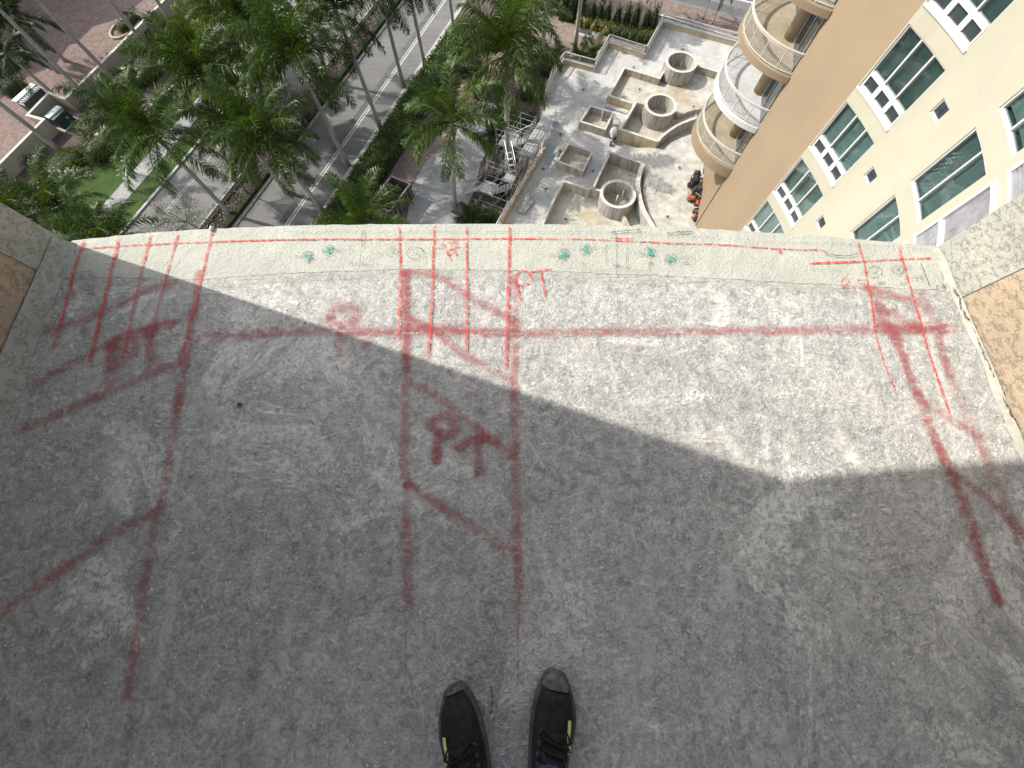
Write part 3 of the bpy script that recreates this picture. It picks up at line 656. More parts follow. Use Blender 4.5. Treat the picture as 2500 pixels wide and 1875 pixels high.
for o0, o1, lb in ((-28.25,-27.75,'pale concrete kerb at the foot of the tall green hedge'),(-35.3,-35.05,'concrete kerb along the near side of the median'),(-38.3,-38.05,'concrete kerb along the far side of the median'),(-45.1,-44.85,'concrete kerb between far lane and lawn')):
    strip('kerb', -10, 130, o0, o1, G+.13, M['kerb'], lb, .18)
strip('median', -10, 130, -38.05, -35.3, G+.10, M['median'], 'planted median strip with purple brown groundcover')
strip('lawn', -10, 130, -53.2, -45.1, G+.10, M['lawn'], 'mown green lawn along the far pavement')
strip('sidewalk', -10, 130, -48.9, -47.1, G+.115, M['walk'], 'pale concrete sidewalk through the lawn')
strip('planting_bed', -10, 130, -60.5, -53.2, G+.08, M['mulch'], 'dark mulch bed under the bushes beside the boundary wall')
strip('paved_court', -30, 130, -110, -60.3, G+.06, M['pavers'], 'pink brick paver court behind the boundary wall')
# ground right of the hedge
strip('planting_bed', -10, 60, -27.75, -24.3, G+.07, M['mulch'], 'dark soil under the tall hedge beside the lane')
pad = [k3(150,1270),k3(250,1090),k3(380,980),k3(480,850),k3(620,600),k3(720,560),k3(800,760),k3(620,1100),k3(560,1330),k3(700,1420),k3(780,1480),k3(640,1640),k3(100,1640)]
sheet('driveway', [at(*p, G).xy for p in pad], G+.02, M['walk'], 'pale concrete driveway between hedge and podium')
sheet('planting_bed', [at(*k3(*p), G).xy for p in ((560,1330),(700,1420),(790,1480),(900,1250),(1000,800),(1080,350),(900,560),(800,720),(640,1080))], G+.035, M['mulch'], 'dark soil bed at the foot of the podium')
sheet('brick_path', [at(*k3(*p), G).xy for p in ((440,660),(500,540),(560,600),(600,700),(480,700))], G+.045, M['brick'], 'red brick path edge half hidden under the palms')
sheet('paved_court', [at(*k4(*p), G).xy for p in ((330,420),(300,120),(420,100),(640,150),(820,240),(860,330),(600,480))], G+.03, M['pavers2'], 'dusty brick paved yard beyond the podium rail')
bed2 = [k4(*p) for p in ((500,150),(640,175),(830,215),(1040,320),(1130,200),(1150,120),(1000,20),(480,-60))]
sheet('planting_bed', [at(*p, G).xy for p in bed2], G+.05, M['mulch'], 'dark soil bed under the upright shrubs')
# far road at the top right
fr = [at(*k4(*p), G).xy for p in ((870,-10),(1180,110),(1500,170),(1760,260),(2300,420),(2600,100),(1500,-180),(900,-160))]
sheet('paved_road', fr, G+.01, M['pavers'], 'pink paver road behind the podium rail')
def pxstrip(name, a, b, w, z, mat, **kw):
    A = at(*k4(*a), G).xy; B = at(*k4(*b), G).xy; d = (B-A).normalized(); nn = Vector((-d.y,d.x))*w/2; A = A-d*2; B = B+d*14
    return sheet(name, [A+nn,B+nn,B-nn,A-nn], z, mat, **kw)
pxstrip('kerb', (880,22), (1110,92), .3, G+.03, M['kerb'], label='thin pale kerb line crossing the pink paver road')
pxstrip('paver_band', (1330,-5), (1750,105), 1.5, G+.02, M['tar'], label='dark cobble band along the far road')
pxstrip('road', (1360,-50), (1800,60), 5.5, G+.014, M['road'], label='grey asphalt of the far road at the top')
pxstrip('road_marking', (1500,-40), (1800,30), .3, G+.03, M['roadpaint'], label='white line on the far asphalt')
# ---------------------------------------------------------------- foliage helpers
def leaf_mesh(name, P, Nrm, size, mat, seed=0, tilt=.9, asp=.5):
    r = np.random.default_rng(seed); n = len(P)
    P = np.asarray(P); A = np.asarray(Nrm)+r.normal(0, tilt, (n,3)); A /= np.linalg.norm(A,axis=1)[:,None]
    T = np.cross(A, r.normal(0,1,(n,3))); T /= np.linalg.norm(T,axis=1)[:,None]; B = np.cross(A,T)
    s = size*r.uniform(.6,1.35,(n,1))
    V = np.stack([P-T*s*.5, P+B*s*asp*.5+A*s*.06, P+T*s*.5, P-B*s*asp*.5+A*s*.06], 1).reshape(-1,3)
    me = bpy.data.meshes.new(name); me.vertices.add(4*n); me.vertices.foreach_set('co', V.ravel())
    me.loops.add(4*n); me.loops.foreach_set('vertex_index', np.arange(4*n)); me.polygons.add(n); me.polygons.foreach_set('loop_start', np.arange(0,4*n,4))
    me.update(calc_edges=True); me.validate(); me.materials.append(mat); return me
def bush(name, label, cat, c, rad, mat, n=900, size=.17, group=None, rz=0, flat=.35, seed=None):
    seed = seed if seed is not None else int(abs(c[0]*31+c[1]*17)*10)
    r = np.random.default_rng(seed); e = empty(name, (c[0],c[1],c[2]), rz); tag(e, label, cat, group)
    d = r.normal(0,1,(n,3)); d[:,2] = np.abs(d[:,2])*1.0; d /= np.linalg.norm(d,axis=1)[:,None]
    lump = 1+.16*np.sin(d[:,0]*5+seed)*np.sin(d[:,1]*6+seed*2)+.10*np.sin(d[:,2]*9+d[:,0]*11)
    q = np.sign(d)*np.abs(d)**(1-flat)
    P = q*np.array(rad)*(lump*r.uniform(.80,1.04,n))[:,None]
    o = bpy.data.objects.new('foliage', leaf_mesh('foliage', P, d, size, mat, seed)); link(o, e)
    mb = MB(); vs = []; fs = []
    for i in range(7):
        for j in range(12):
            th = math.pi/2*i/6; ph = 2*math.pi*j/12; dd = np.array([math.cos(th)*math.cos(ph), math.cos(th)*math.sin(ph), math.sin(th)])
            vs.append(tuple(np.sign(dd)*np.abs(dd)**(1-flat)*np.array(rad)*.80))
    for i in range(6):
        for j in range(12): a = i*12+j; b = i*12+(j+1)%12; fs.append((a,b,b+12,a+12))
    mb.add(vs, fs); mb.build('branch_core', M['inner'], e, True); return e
def hedge(name, label, poly, h, mat, dens=45, size=.17, cat='hedge', seed=1, group=None, z0=G, extra=None):
    # clipped hedge over a polygon footprint (convex)
    r = np.random.default_rng(seed); P = [Vector((p[0],p[1])) for p in poly]; n = len(P); c = sum(P, Vector((0,0)))/n
    A = sum(P[i].x*P[(i+1)%n].y-P[(i+1)%n].x*P[i].y for i in range(n))
    if A < 0: P = P[::-1]
    e = empty(name, (c.x,c.y,z0)); tag(e, label, cat, group); pts = []; nr = []
    xs = [p.x for p in P]; ys = [p.y for p in P]
    def inside(x, y): return all((P[(i+1)%n].x-P[i].x)*(y-P[i].y)-(P[(i+1)%n].y-P[i].y)*(x-P[i].x) >= 0 for i in range(n))
    cnt = int((max(xs)-min(xs))*(max(ys)-min(ys))*dens)
    for x, y in zip(r.uniform(min(xs),max(xs),cnt), r.uniform(min(ys),max(ys),cnt)):
        if inside(x, y):
            b = .10*math.sin(x*2.1+y*.7)+.08*math.sin(y*3.3-x)+.05*math.sin(x*6+y*5); pts.append((x-c.x,y-c.y,h+b+r.uniform(-.16,.05))); nr.append((0,0,1))
    for i in range(n):
        a, b = P[i], P[(i+1)%n]; d = b-a; m = int(d.length*h*dens); nn = Vector((d.y,-d.x)).normalized()
        for t, z in zip(r.uniform(0,1,m), r.uniform(.03,1,m)):
            q = a+d*t; w = .10*math.sin(t*d.length*2+z*3)+r.uniform(-.16,.06); pts.append((q.x-c.x+nn.x*w,q.y-c.y+nn.y*w,h*z)); nr.append((nn.x,nn.y,.25))
    link(bpy.data.objects.new('foliage', leaf_mesh('foliage', pts, nr, size, mat, seed, .75)), e)
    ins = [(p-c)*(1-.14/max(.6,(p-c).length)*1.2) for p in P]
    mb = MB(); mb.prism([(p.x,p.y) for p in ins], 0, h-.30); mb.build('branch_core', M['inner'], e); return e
# ---------------------------------------------------------------- royal palms
def frond_mesh(e0, L, seed, droop=1.5, wide=.76):
    r = random.Random(seed); mb = MB(); N = 16; pts = []; p = Vector((0,0,0)); e = R(e0); az = 0; dirs = []
    for i in range(N+1):
        t = i/N; pts.append(p.copy()); d = Vector((math.cos(e)*math.cos(az), math.cos(e)*math.sin(az), math.sin(e))); dirs.append(d)
        p = p+d*L/N; e -= R(droop*(1.5+5.2*t))*(1 if e > R(-80) else 0); az += r.uniform(-.012,.012)
    mb.tube(pts, [.045*(1-.9*i/N)+.004 for i in range(N+1)], 5)
    K = 92
    for k in range(K):
        t = .10+.90*(k+r.random()*.6)/K; f = min(t*N, N-.001); i = int(f); q = pts[i].lerp(pts[i+1], f-i); d = dirs[min(i,N)]
        side0 = d.cross(Vector((0,0,1)))
        if side0.length < .2: side0 = Vector((0,1,0))
        side0.normalize(); upv = side0.cross(d).normalized()
        ll = wide*(min(1,(t/.3)**.6)*(1-max(0,(t-.55)/.45)**1.6*.62))*r.uniform(.85,1.15)
        for sg in (1,-1):
            a = R(r.choice((40,24,6,-14,-28,14))+r.uniform(-8,8)); fw = r.uniform(.50,.80)
            v = (side0*sg*math.cos(a)+upv*math.sin(a)).normalized(); v = (v+d*fw).normalized()
            v2 = (v+Vector((0,0,-r.uniform(.2,.6)))).normalized(); v3 = (v2+Vector((0,0,-.5))).normalized()
            w = d*(.014+.008*r.random())+upv*.009; a0 = q; a1 = q+v*ll*.45; a2 = a1+v2*ll*.35; a3 = a2+v3*ll*.25
            mb.add([a0-w*.6, a0+w*.6, a1+w*1.35, a1-w*1.35, a2+w, a2-w, a3], [(0,1,2,3),(3,2,4,5),(5,4,6)])
    me = bpy.data.meshes.new('frond'); me.from_pydata([tuple(v) for v in mb.v], [], mb.f); me.update(); return me
ELEV = [82, 68, 52, 38, 24, 10, -8, -28]
FR = {}
for key, L in (('palm',4.0),('palm_yellow',3.5),('palm_dark',4.0),('palm_young',3.0)):
    for i, e0 in enumerate(ELEV):
        for q in range(2):
            me = frond_mesh(e0, L*(.94 if q else 1.03), i*7+q, 1.35 if e0 > -10 else 1.0); me.materials.append(M[key]); FR[key,i,q] = me
def palm(label, base, h, crown=None, mat='palm', nf=23, sc=1.0, r=.23, group='royal palms along the street', seed=0, shaft=True, young=False, name='royal_palm', z0=None, trunk=True):
    rr = random.Random(seed*13+5); z0 = G if z0 is None else z0
    e = empty(name, (base[0],base[1],z0)); tag(e, label, 'palm', group)
    lean = Vector((crown[0]-base[0], crown[1]-base[1], 0)) if crown else Vector((rr.uniform(-.2,.2), rr.uniform(-.2,.2), 0))
    ns = 10; pts = []; rad = []
    for i in range(ns+1):
        t = i/ns; pts.append(Vector((lean.x*t**1.3, lean.y*t**1.3, h*t))); rad.append(r*(1.28-.5*min(1,t*6)+.12*math.sin(math.pi*min(1,t*1.25))-.16*t))
    mb = MB(); mb.tube(pts, rad, 12); o = mb.build('trunk', M['trunk'], e, True)
    top = pts[-1]
    if shaft:
        mb = MB(); mb.tube([top-Vector((0,0,.08)), top+Vector((0,0,.5)), top+Vector((0,0,1.1))], [r*.80, r*.86, r*.42], 10); mb.build('crownshaft', M['shaft'], e, True)
        top = top+Vector((0,0,1.05))
    a = rr.uniform(0,6.28)
    for i in range(nf):
        t = i/(nf-1); ei = min(7, max(0, int(round(t**.8*7+rr.uniform(-.5,.5))))); a += 2.39996+rr.uniform(-.25,.25)
        key = 'palm_young' if (young and i < 4) else mat
        f = bpy.data.objects.new('frond', FR[key, ei, rr.randint(0,1)]); link(f, e); s = sc*rr.uniform(.90,1.08)
        f.location = top+Vector((0,0,-.02*i)); f.rotation_euler = (rr.uniform(-.14,.14), rr.uniform(-.08,.08), a); f.scale = (s,s,s)
    mb = MB(); mb.tube([top, top+Vector((.04,.02,sc*1.1)), top+Vector((.1,.06,sc*2.1))], [.05,.035,.006], 6); mb.build('spear_leaf', M['palm_young' if young else 'shaft'], e)
    return e
def gp(p): q = at(*p, G); return (q.x, q.y)
def cr(p, h): q = at(*p, G+h); return (q.x, q.y)
KR = 'royal palms along the hedge side of the lane'
palm('royal palm on the median whose grey trunk base shows just above the balcony edge', gp(k1(1560,1450)), 7.6, cr(k1(1050,920),8.3), seed=1, sc=1.2, group='royal palms on the median')
palm('royal palm by the kerb, its trunk crossing the white line nearest the balcony', gp(k2(800,1430)), 7.6, cr(k2(395,900),8.7), seed=2, group=KR, sc=1.2, nf=26)
palm('tall royal palm, second trunk from the balcony across the double line, dense crown', gp(k2(970,1120)), 9.5, seed=3, group=KR, sc=1.3, nf=27)
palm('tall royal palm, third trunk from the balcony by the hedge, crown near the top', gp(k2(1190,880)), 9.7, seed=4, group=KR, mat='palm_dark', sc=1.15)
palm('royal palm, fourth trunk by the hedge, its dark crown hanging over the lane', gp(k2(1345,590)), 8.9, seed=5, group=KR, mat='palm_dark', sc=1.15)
palm('royal palm, fifth trunk by the hedge, right of the fourth', gp(k2(1490,470)), 9.0, seed=6, group=KR, mat='palm_dark', sc=1.15)
palm('farthest royal palm by the hedge, bare trunk rising from yellow shrubs', gp(k2(1690,270)), 9.4, seed=7, group=KR)
for i, (p, h, lb, mt) in enumerate((((-25.7,33.5),8.0,'royal palm on the median, behind the nearest median palm','palm'),((-23.2,39.6),8.4,'royal palm on the median, its crown in the middle of the dense palm mass','palm'),((-20.8,45.6),8.2,'far royal palm on the median with crown cut by the top of the picture','palm_dark'))):
    palm(lb, p, h, seed=20+i, mat=mt, group='royal palms on the median', sc=1.28, nf=26)
q = at(*k2(230,860), CAM_H-24.0); palm('lower royal palm on the median with star shaped crown left of the lane', (q.x,q.y), 6.0, seed=31, sc=1.2, group='royal palms on the median')
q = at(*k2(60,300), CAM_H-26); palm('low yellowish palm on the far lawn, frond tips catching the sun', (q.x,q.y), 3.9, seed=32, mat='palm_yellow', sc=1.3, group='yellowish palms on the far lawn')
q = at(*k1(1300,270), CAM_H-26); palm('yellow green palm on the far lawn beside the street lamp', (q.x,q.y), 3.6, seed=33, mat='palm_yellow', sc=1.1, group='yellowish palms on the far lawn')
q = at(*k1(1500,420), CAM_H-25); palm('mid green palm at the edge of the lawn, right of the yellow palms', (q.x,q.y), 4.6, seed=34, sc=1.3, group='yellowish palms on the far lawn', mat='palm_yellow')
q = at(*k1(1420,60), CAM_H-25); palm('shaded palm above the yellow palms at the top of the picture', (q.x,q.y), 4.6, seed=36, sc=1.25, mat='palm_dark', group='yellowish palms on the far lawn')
q = at(*k1(400,1380), CAM_H-25.5); palm('wide royal palm by the left balcony wall, fronds over the bushes', (q.x,q.y), 4.4, seed=35, sc=1.08)
q = at(*k1(720,1580), CAM_H-25.5); palm('royal palm just under the left end of the balcony edge', (q.x,q.y), 4.4, seed=37, sc=1.0)
q = at(*k1(150,1480), CAM_H-26); palm('royal palm tucked behind the left balcony wall', (q.x,q.y), 4.0, seed=38, sc=1.0)
palm('royal palm with star shaped crown standing in the driveway by the dumpster', gp(k3(445,1390)), 7.6, cr(k3(425,830),8.5), seed=8, sc=1.25, group='royal palms by the podium', nf=18)
palm('big royal palm with drooping crown behind the scaffold stair', gp(k3(800,1190)), 10.0, cr(k3(790,330),11), seed=9, sc=1.25, r=.27, group='royal palms by the podium', nf=30)
palm('tall royal palm with a bright yellow green young frond', (-.4,40.0), 7.7, seed=10, sc=1.15, group='royal palms by the podium', young=True, mat='palm')
palm('royal palm trunk beside the paved yard, left of the podium rail', gp(k4(345,420)), 8.4, seed=11, group='royal palms by the podium', mat='palm_dark', nf=16)
palm('slender palm trunk rising in front of the drain grate', gp(k4(560,345)), 9.6, seed=12, group='royal palms by the podium', r=.25, mat='palm_dark', nf=16)
q = at(*k2(1060,1500), CAM_H-25.0); palm('bright green palm whose crown pokes up at the balcony edge below the hedge', (q.x,q.y), 5.0, seed=13, sc=1.1, group='royal palms by the podium', mat='palm')
for i, (b, lb) in enumerate(((k1(650,710),'tall palm with bare grey trunk crossing the boundary wall, right of the green cabinets'),(k1(800,570),'tall palm with bare grey trunk, second beyond the green cabinets'),(k1(1050,390),'tall palm with bare grey trunk at the end of the bushes'),(k1(1172,165),'tall palm trunk beside the curved street lamp'),(k1(420,1030),'tall palm with bare grey trunk rising left of the transformer nook'))):
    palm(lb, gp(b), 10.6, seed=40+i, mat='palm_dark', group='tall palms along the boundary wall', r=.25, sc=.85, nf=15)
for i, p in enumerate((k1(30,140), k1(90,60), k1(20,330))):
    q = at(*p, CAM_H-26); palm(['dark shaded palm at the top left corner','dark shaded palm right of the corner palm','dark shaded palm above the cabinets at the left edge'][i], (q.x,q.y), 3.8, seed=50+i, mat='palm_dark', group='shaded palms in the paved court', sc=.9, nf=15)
for i, (p, lb) in enumerate(((k4(1425,130),'small dark palm by the podium rail, left of a pair'),(k4(1490,160),'small dark palm by the podium rail, right of a pair'),(k4(1075,150),'thin palm stem behind the upright shrubs, left'),(k4(1120,110),'thin leaning palm stem at the corner of the podium rail'),(k4(740,130),'thin palm stem among the upright shrubs'))):
    q = at(*p, G); palm(lb, (q.x,q.y), 3.6, seed=60+i, mat='palm_dark', group='thin palms along the far road', r=.09, sc=.5, nf=13, shaft=False)
# low palms and cycads
LP = ((k4(440,370),1.0,'low bushy palm left of the bare trunk in the yard'),(k4(610,350),.9,'low bushy palm right of the bare trunk in the yard'),(k4(700,330),1.1,'low fan shaped palm behind the podium rail'),(k3(560,1460),1.2,'dark low palm at the foot of the driveway palm'),(k3(690,1500),.9,'low palm beside the podium near the balcony edge'),(k3(720,880),1.1,'shaded low palm behind the scaffold stair'),(k3(880,880),1.2,'hanging dark palm fronds under the big palm'))
for i, (p, s, lb) in enumerate(LP):
    q = at(*p, G+.9); palm(lb, (q.x,q.y), .5, seed=70+i, mat='palm' if i < 3 else 'palm_dark', group='low palms around the podium', r=.16, sc=.52*s, nf=20, shaft=False, name='low_palm')
# ---------------------------------------------------------------- hedges and shrubs
hp = [k2(*p) for p in ((1040,1165),(1350,665),(1590,310))]
def hz(p): return at(*p, G+1.3).xy
A = so_of(at(*k2(880,1430), G).xy)[0]; B = so_of(at(*k2(1640,260), G).xy)[0]
hedge('clipped_hedge', 'long dense green hedge between the lane kerb and the driveway', [st(A-4,-26.75), st(B,-26.75), st(B,-24.2), st(A-4,-24.2)], 1.45, M['hedge'], 120, .19, seed=2)
hedge('yellow_shrub_bed', 'yellow leaved shrubs at the far end of the long hedge', [st(B+.2,-26.9), st(B+3.2,-26.7), st(B+3.2,-24.2), st(B+.2,-24.2)], 1.2, M['croton'], 45, .18, cat='shrub', seed=3)
for i, (s0, s1, o0, o1, h, lb) in enumerate(((2,80,-35.95,-35.4,.7,'low dark hedge on the near edge of the median'),(2,80,-38.0,-37.5,.55,'low dark hedge on the far edge of the median'))):
    hedge('median_hedge', lb, [st(s0,o0),st(s1,o0),st(s1,o1),st(s0,o1)], h, M['shrub_dark'], 55, .13, seed=10+i, group='low hedges on the median')
r = np.random.default_rng(4); n = 9000; ss = r.uniform(4,75,n); oo = r.uniform(-37.5,-35.9,n)
P = [(*st(a,b), G+.12+r.uniform(0,.18)) for a,b in zip(ss,oo)]
M['gc'] = mk_leaf('purple_brown_leaf', (.13,.105,.10), (1.6,1.5,1.4), .6, .1)
tag(link(bpy.data.objects.new('groundcover', leaf_mesh('groundcover', P, [(0,0,1)]*n, .2, M['gc'], 4))), 'purple brown groundcover on the median', kind='stuff')
BU = (((980,430),(2.9,1.7,1.75),'big rounded bush by the boundary wall, topmost of the row'),((820,540),(2.2,1.5,1.5),'rounded bush by the wall, second from the top of the row'),((690,660),(2.4,1.6,1.6),'rounded bush by the wall right of the transformer nook'),((640,820),(2.3,1.7,1.6),'rounded bush beside the transformer nook, above the lawn'),((650,970),(2.5,1.5,1.5),'rounded bush over the lawn, below the transformer nook'))
for i, (p, rd, lb) in enumerate(BU):
    q = at(*k1(*p), G+1.0); bush('garden_bush', lb, 'bush', (q.x,q.y,G), rd, M['shrub'], 2400, .19, 'bushes in the bed by the boundary wall', rz=SA, seed=i+3)
q = at(*k1(390,1140), G+.8); bush('clipped_bush', 'oval clipped bush at the lower end of the bed, lighter than the rest', 'bush', (q.x,q.y,G), (3.2,1.4,1.3), M['hedge'], 2800, .17, rz=SA, seed=11)
q = at(*k1(215,1085), G+.4); bush('small_bush', 'small grey green bush against the boundary wall', 'bush', (q.x,q.y,G), (.9,.8,.9), M['silver'], 500, .15, seed=12)
q = at(*k1(1010,220), G+.6); bush('small_bush', 'thin grey green bush at the wall near the street lamp', 'bush', (q.x,q.y,G), (.9,.8,1.1), M['silver'], 500, .15, seed=13)
for i, (p, rd, m, lb) in enumerate((((1100,270),(1.0,.9,1.0),'croton','yellow flowering bush below the street lamp'),((1280,110),(1.4,1.2,1.9),'palm_yellow','yellow green tall bush right of the street lamp'),((1090,330),(1.5,1.1,1.1),'shrub_dark','dark bush at the top end of the bed'),((860,140),(1.9,.9,.9),'shrub_dark','oval clipped bush in a kerbed island of the court'),((90,590),(1.3,1.1,1.3),'shrub_dark','dark shrub beside the pale cabinet in the court'),((20,400),(3.2,2.6,1.2),'shrub_dark','dark clipped hedge block at the left edge of the court'))):
    q = at(*k1(*p), G+.5); bush('court_bush' if i > 2 else 'bed_bush', lb, 'bush', (q.x,q.y,G), rd, M[m], 1500, .17, rz=SA, seed=20+i)
q = at(*k1(850,190), G); mb = MB(); mb.ring((0,0), 1.5, 1.75, 0, .18, 32); o = mb.build('island_kerb', M['boundary'], None, False, 0, (q.x,q.y,G+.05)); o.scale = (1.3,.8,1); o.rotation_euler.z = SA; tag(o, 'pale kerb ring round the clipped bush in the court', 'kerb')
for i, (p, rd, n) in enumerate((((1200,640),(2.0,1.0,1.0),900),)):
    pass
ORD = ['first','second','third','fourth','fifth','sixth','seventh','eighth','ninth','tenth','eleventh']
# upright shrubs and crotons along the far side of the yard
for i in range(11):
    t = i/10; p = (480+t*600, 75+t*95) ; q = at(*k4(p[0]+random.uniform(-12,12), p[1]+55), G)
    bush('upright_shrub', ORD[i]+' narrow upright dark shrub from the left in the row behind the crotons', 'shrub', (q.x,q.y,G), (.55,.55,random.uniform(2.2,3.0)), M['shrub_dark'], 800, .16, 'upright shrubs behind the podium', flat=.1, seed=80+i)
for i in range(10):
    t = i/9; p = (600+t*460, 165+t*115); q = at(*k4(p[0]+random.uniform(-12,12), p[1]+random.uniform(-8,8)), G)
    bush('croton_bush', ORD[i]+' low '+('yellow' if i < 5 else 'green')+' croton bush from the left, in front of the upright shrubs', 'shrub', (q.x,q.y,G), (.85,.8,.95), M['croton' if i < 5 else 'shrub'], 500, .17, 'croton bushes behind the podium', seed=100+i)
for i, p in enumerate(((420,60),(500,30),(560,60))):
    q = at(*k4(*p), G); bush('dark_shrub', ['dark dense shrub at the left of the upright row','dark dense shrub above the left end of the row','dark dense shrub between row and bare trunk'][i], 'shrub', (q.x,q.y,G), (1.6,1.4,2.4), M['shrub_dark'], 1500, .17, seed=130+i)
PS = (((740,960),1.2,'dark shrub between the driveway and the scaffold'),((870,930),1.3,'dark shrub at the foot of the big palm'),((930,860),1.2,'dark shrub under the scaffold walkway'),((700,1260),1.0,'dark shrub left of the lower stair flight'),((850,1330),1.0,'dark shrub inside the scaffold by the podium wall'),((640,1500),1.0,'green shrub at the near end of the driveway'),((560,480),1.2,'dark shrub at the end of the brick path'),((650,640),1.2,'dark shrub under the palm fronds beside the driveway'),((960,640),1.3,'dark shrub against the podium wall behind the big palm'),((1040,480),1.3,'dark shrub at the corner of the podium by the left railing'),((790,820),1.1,'dark shrub behind the star shaped palm'),((1000,360),1.2,'dark shrub left of the podium corner railing'))
for i, (p, rd, lb) in enumerate(PS):
    q = at(*k3(*p), G); bush('podium_shrub', lb, 'shrub', (q.x,q.y,G), (rd*1.25,rd*1.1,rd*.95), M['shrub_dark' if i != 5 else 'shrub'], 1100, .2, 'shrubs at the foot of the podium', seed=160+i)
# small trees with pale feathery leaves
def feather_tree(label, base, top, h, seed, rad=2.6):
    r = random.Random(seed); e = empty('feathery_tree', (base[0],base[1],G)); tag(e, label, 'tree', 'small feathery trees on the median')
    mb = MB(); lv = []; lean = Vector((top[0]-base[0],top[1]-base[1],0))
    mb.tube([(0,0,0), lean*.2+Vector((0,0,h*.28)), lean*.45+Vector((0,0,h*.5))], [.09,.07,.05], 7)
    tips = []
    for i in range(13):
        a = 2.4*i+r.uniform(-.3,.3); s = lean*.4+Vector((0,0,h*(.42+.02*i*.3))); en = lean+Vector((math.cos(a)*rad*r.uniform(.35,1), math.sin(a)*rad*r.uniform(.35,1), h*r.uniform(.72,1.05)))
        m = s.lerp(en,.5)+Vector((r.uniform(-.2,.2),r.uniform(-.2,.2),.25)); mb.tube([s,m,en],[.035,.022,.008],5); tips += [m.lerp(en,k/5) for k in range(1,6)]
        for k in range(4):
            b = m.lerp(en, r.random()); c = b+Vector((r.uniform(-.8,.8),r.uniform(-.8,.8),r.uniform(-.2,.6))); mb.tube([b,c],[.012,.004],4); tips += [b.lerp(c,x/3) for x in range(1,4)]
    mb.build('branches', M['bark'], e)
    g = np.random.default_rng(seed); T = np.array([tuple(t) for t in tips]); P = T[g.integers(0,len(T),3000)]+g.normal(0,.21,(3000,3))
    link(bpy.data.objects.new('crown', leaf_mesh('crown', P, g.normal(0,1,(3000,3)), .12, M['silver'], seed, .5)), e)
feather_tree('small feathery grey green tree on the median left of the bare palm base', at(*k1(1380,1570), G).xy, at(*k1(1130,1430), G+4).xy, 4.2, 1, 2.9)
feather_tree('small feathery grey green tree on the median right of the nearest median palm', at(*k2(300,1320), G).xy, at(*k2(110,1120), G+4).xy, 4.2, 2, 2.3)
feather_tree('small feathery tree on the median farther up the lane', at(*k2(700,860), G).xy, at(*k2(600,640), G+4).xy, 4.0, 3, 2.2)
# ---------------------------------------------------------------- boundary wall, cabinets, lamp
bw = empty('boundary_wall', (*at(*k1(290,810), G).xy, G)); tag(bw, 'long beige boundary wall with a nook for cabinets, between court and bushes', 'wall')
WH = 1.5; wp = [at(*k1(*p), G+WH).xy for p in ((-420,1520),(0,1098),(292,806),(182,775),(325,625),(440,664),(1075,30),(1240,-140))]
mb = MB(); wallpath(mb, wp, .24, G, G+WH-.07); kid(mb.build('wall_face', M['boundary']), bw)
mb = MB(); wallpath(mb, wp, .30, G+WH-.07+.001, G+WH); kid(mb.build('wall_coping', M['topping']), bw)
def cabinet(label, p, size, rz, body, lid, lidw):
    q = at(*p, G+size[2]); e = empty('electrical_cabinet', (q.x,q.y,G+.08), rz); tag(e, label, 'cabinet')
    mb = MB(); mb.box((0,0,size[2]*.46), (size[0],size[1],size[2]*.92)); o = mb.build('cabinet_body', body, e, bevel=.03)
    mb = MB(); mb.box((0,0,size[2]*.96), (size[0]+.05,size[1]*lidw,size[2]*.1)); mb.build('lid', lid, e, bevel=.02)
    mb = MB(); mb.box((0,-size[1]/2-.006,size[2]*.45), (.04,.012,size[2]*.75)); mb.build('door_seam', M['blackrub'], e)
    mb = MB(); mb.box((size[0]*.2,-size[1]/2-.01,size[2]*.5), (.16,.012,.2)); mb.build('warning_plate', M['mint'], e)
    mb = MB(); mb.box((0,0,.03), (size[0]+.4,size[1]+.4,.14)); mb.build('pad', M['kerb'], e)
cabinet('dark green transformer cabinet with pale lid in the wall nook', k1(365,760), (1.7,1.4,1.3), SA-.05, M['green_box'], M['mint'], .42)
q = at(*k1(190,640), G+1.2); e = empty('mint_enclosure', (q.x,q.y,G+.06), SA-.02); tag(e, 'pale mint topped cabinet with louvred side behind the wall nook', 'cabinet')
mb = MB(); mb.box((0,0,.6),(2.6,1.3,1.2)); mb.build('cabinet_body', M['green_box'], e, bevel=.02)
mb = MB(); mb.box((0,.4,1.25),(2.8,.7,.1)); mb.build('lid', M['mint'], e, bevel=.02)
for k in range(9): mb = MB(); mb.box((-1.1+k*.275,-.1,1.22),(.09,.8,.05)); mb.build('louvre_slat', M['steel'], e)
mb = MB()
for s in (-1.36,1.36): mb.bar((s,-.9,1.15),(s,.9,1.15),.06)
mb.build('side_rail', M['white'], e)
q = at(*k1(1145,230), G+2); lp = empty('street_lamp', (q.x,q.y,G+.1)); tag(lp, 'white swan neck street lamp beside the yellow bushes', 'street lamp')
mb = MB(); mb.tube([(0,0,0),(0,0,1.9)]+[(.42-.42*math.cos(a),-.1*math.sin(a),1.9+.5*math.sin(a)) for a in [math.pi*k/8 for k in range(1,7)]]+[(.95,-.1,2.15)], .045, 8); mb.build('pole', M['white'], lp, True)
mb = MB(); mb.tube([(.85,-.1,2.2),(1.0,-.1,2.12),(1.15,-.1,2.02)], [.07,.2,.24], 12); mb.build('lamp_shade', M['white'], lp, True)
q = at(*k1(860,1100), G+.3); mb = MB(); mb.box((0,0,.35),(.7,.12,.45)); mb.box((.1,0,.1),(.5,.3,.2)); o = mb.build('stone_marker', M['topping'], None, False, .03, (q.x,q.y,G+.1)); o.rotation_euler.z = .4; tag(o, 'small pale stone marker on the lawn', 'stone')
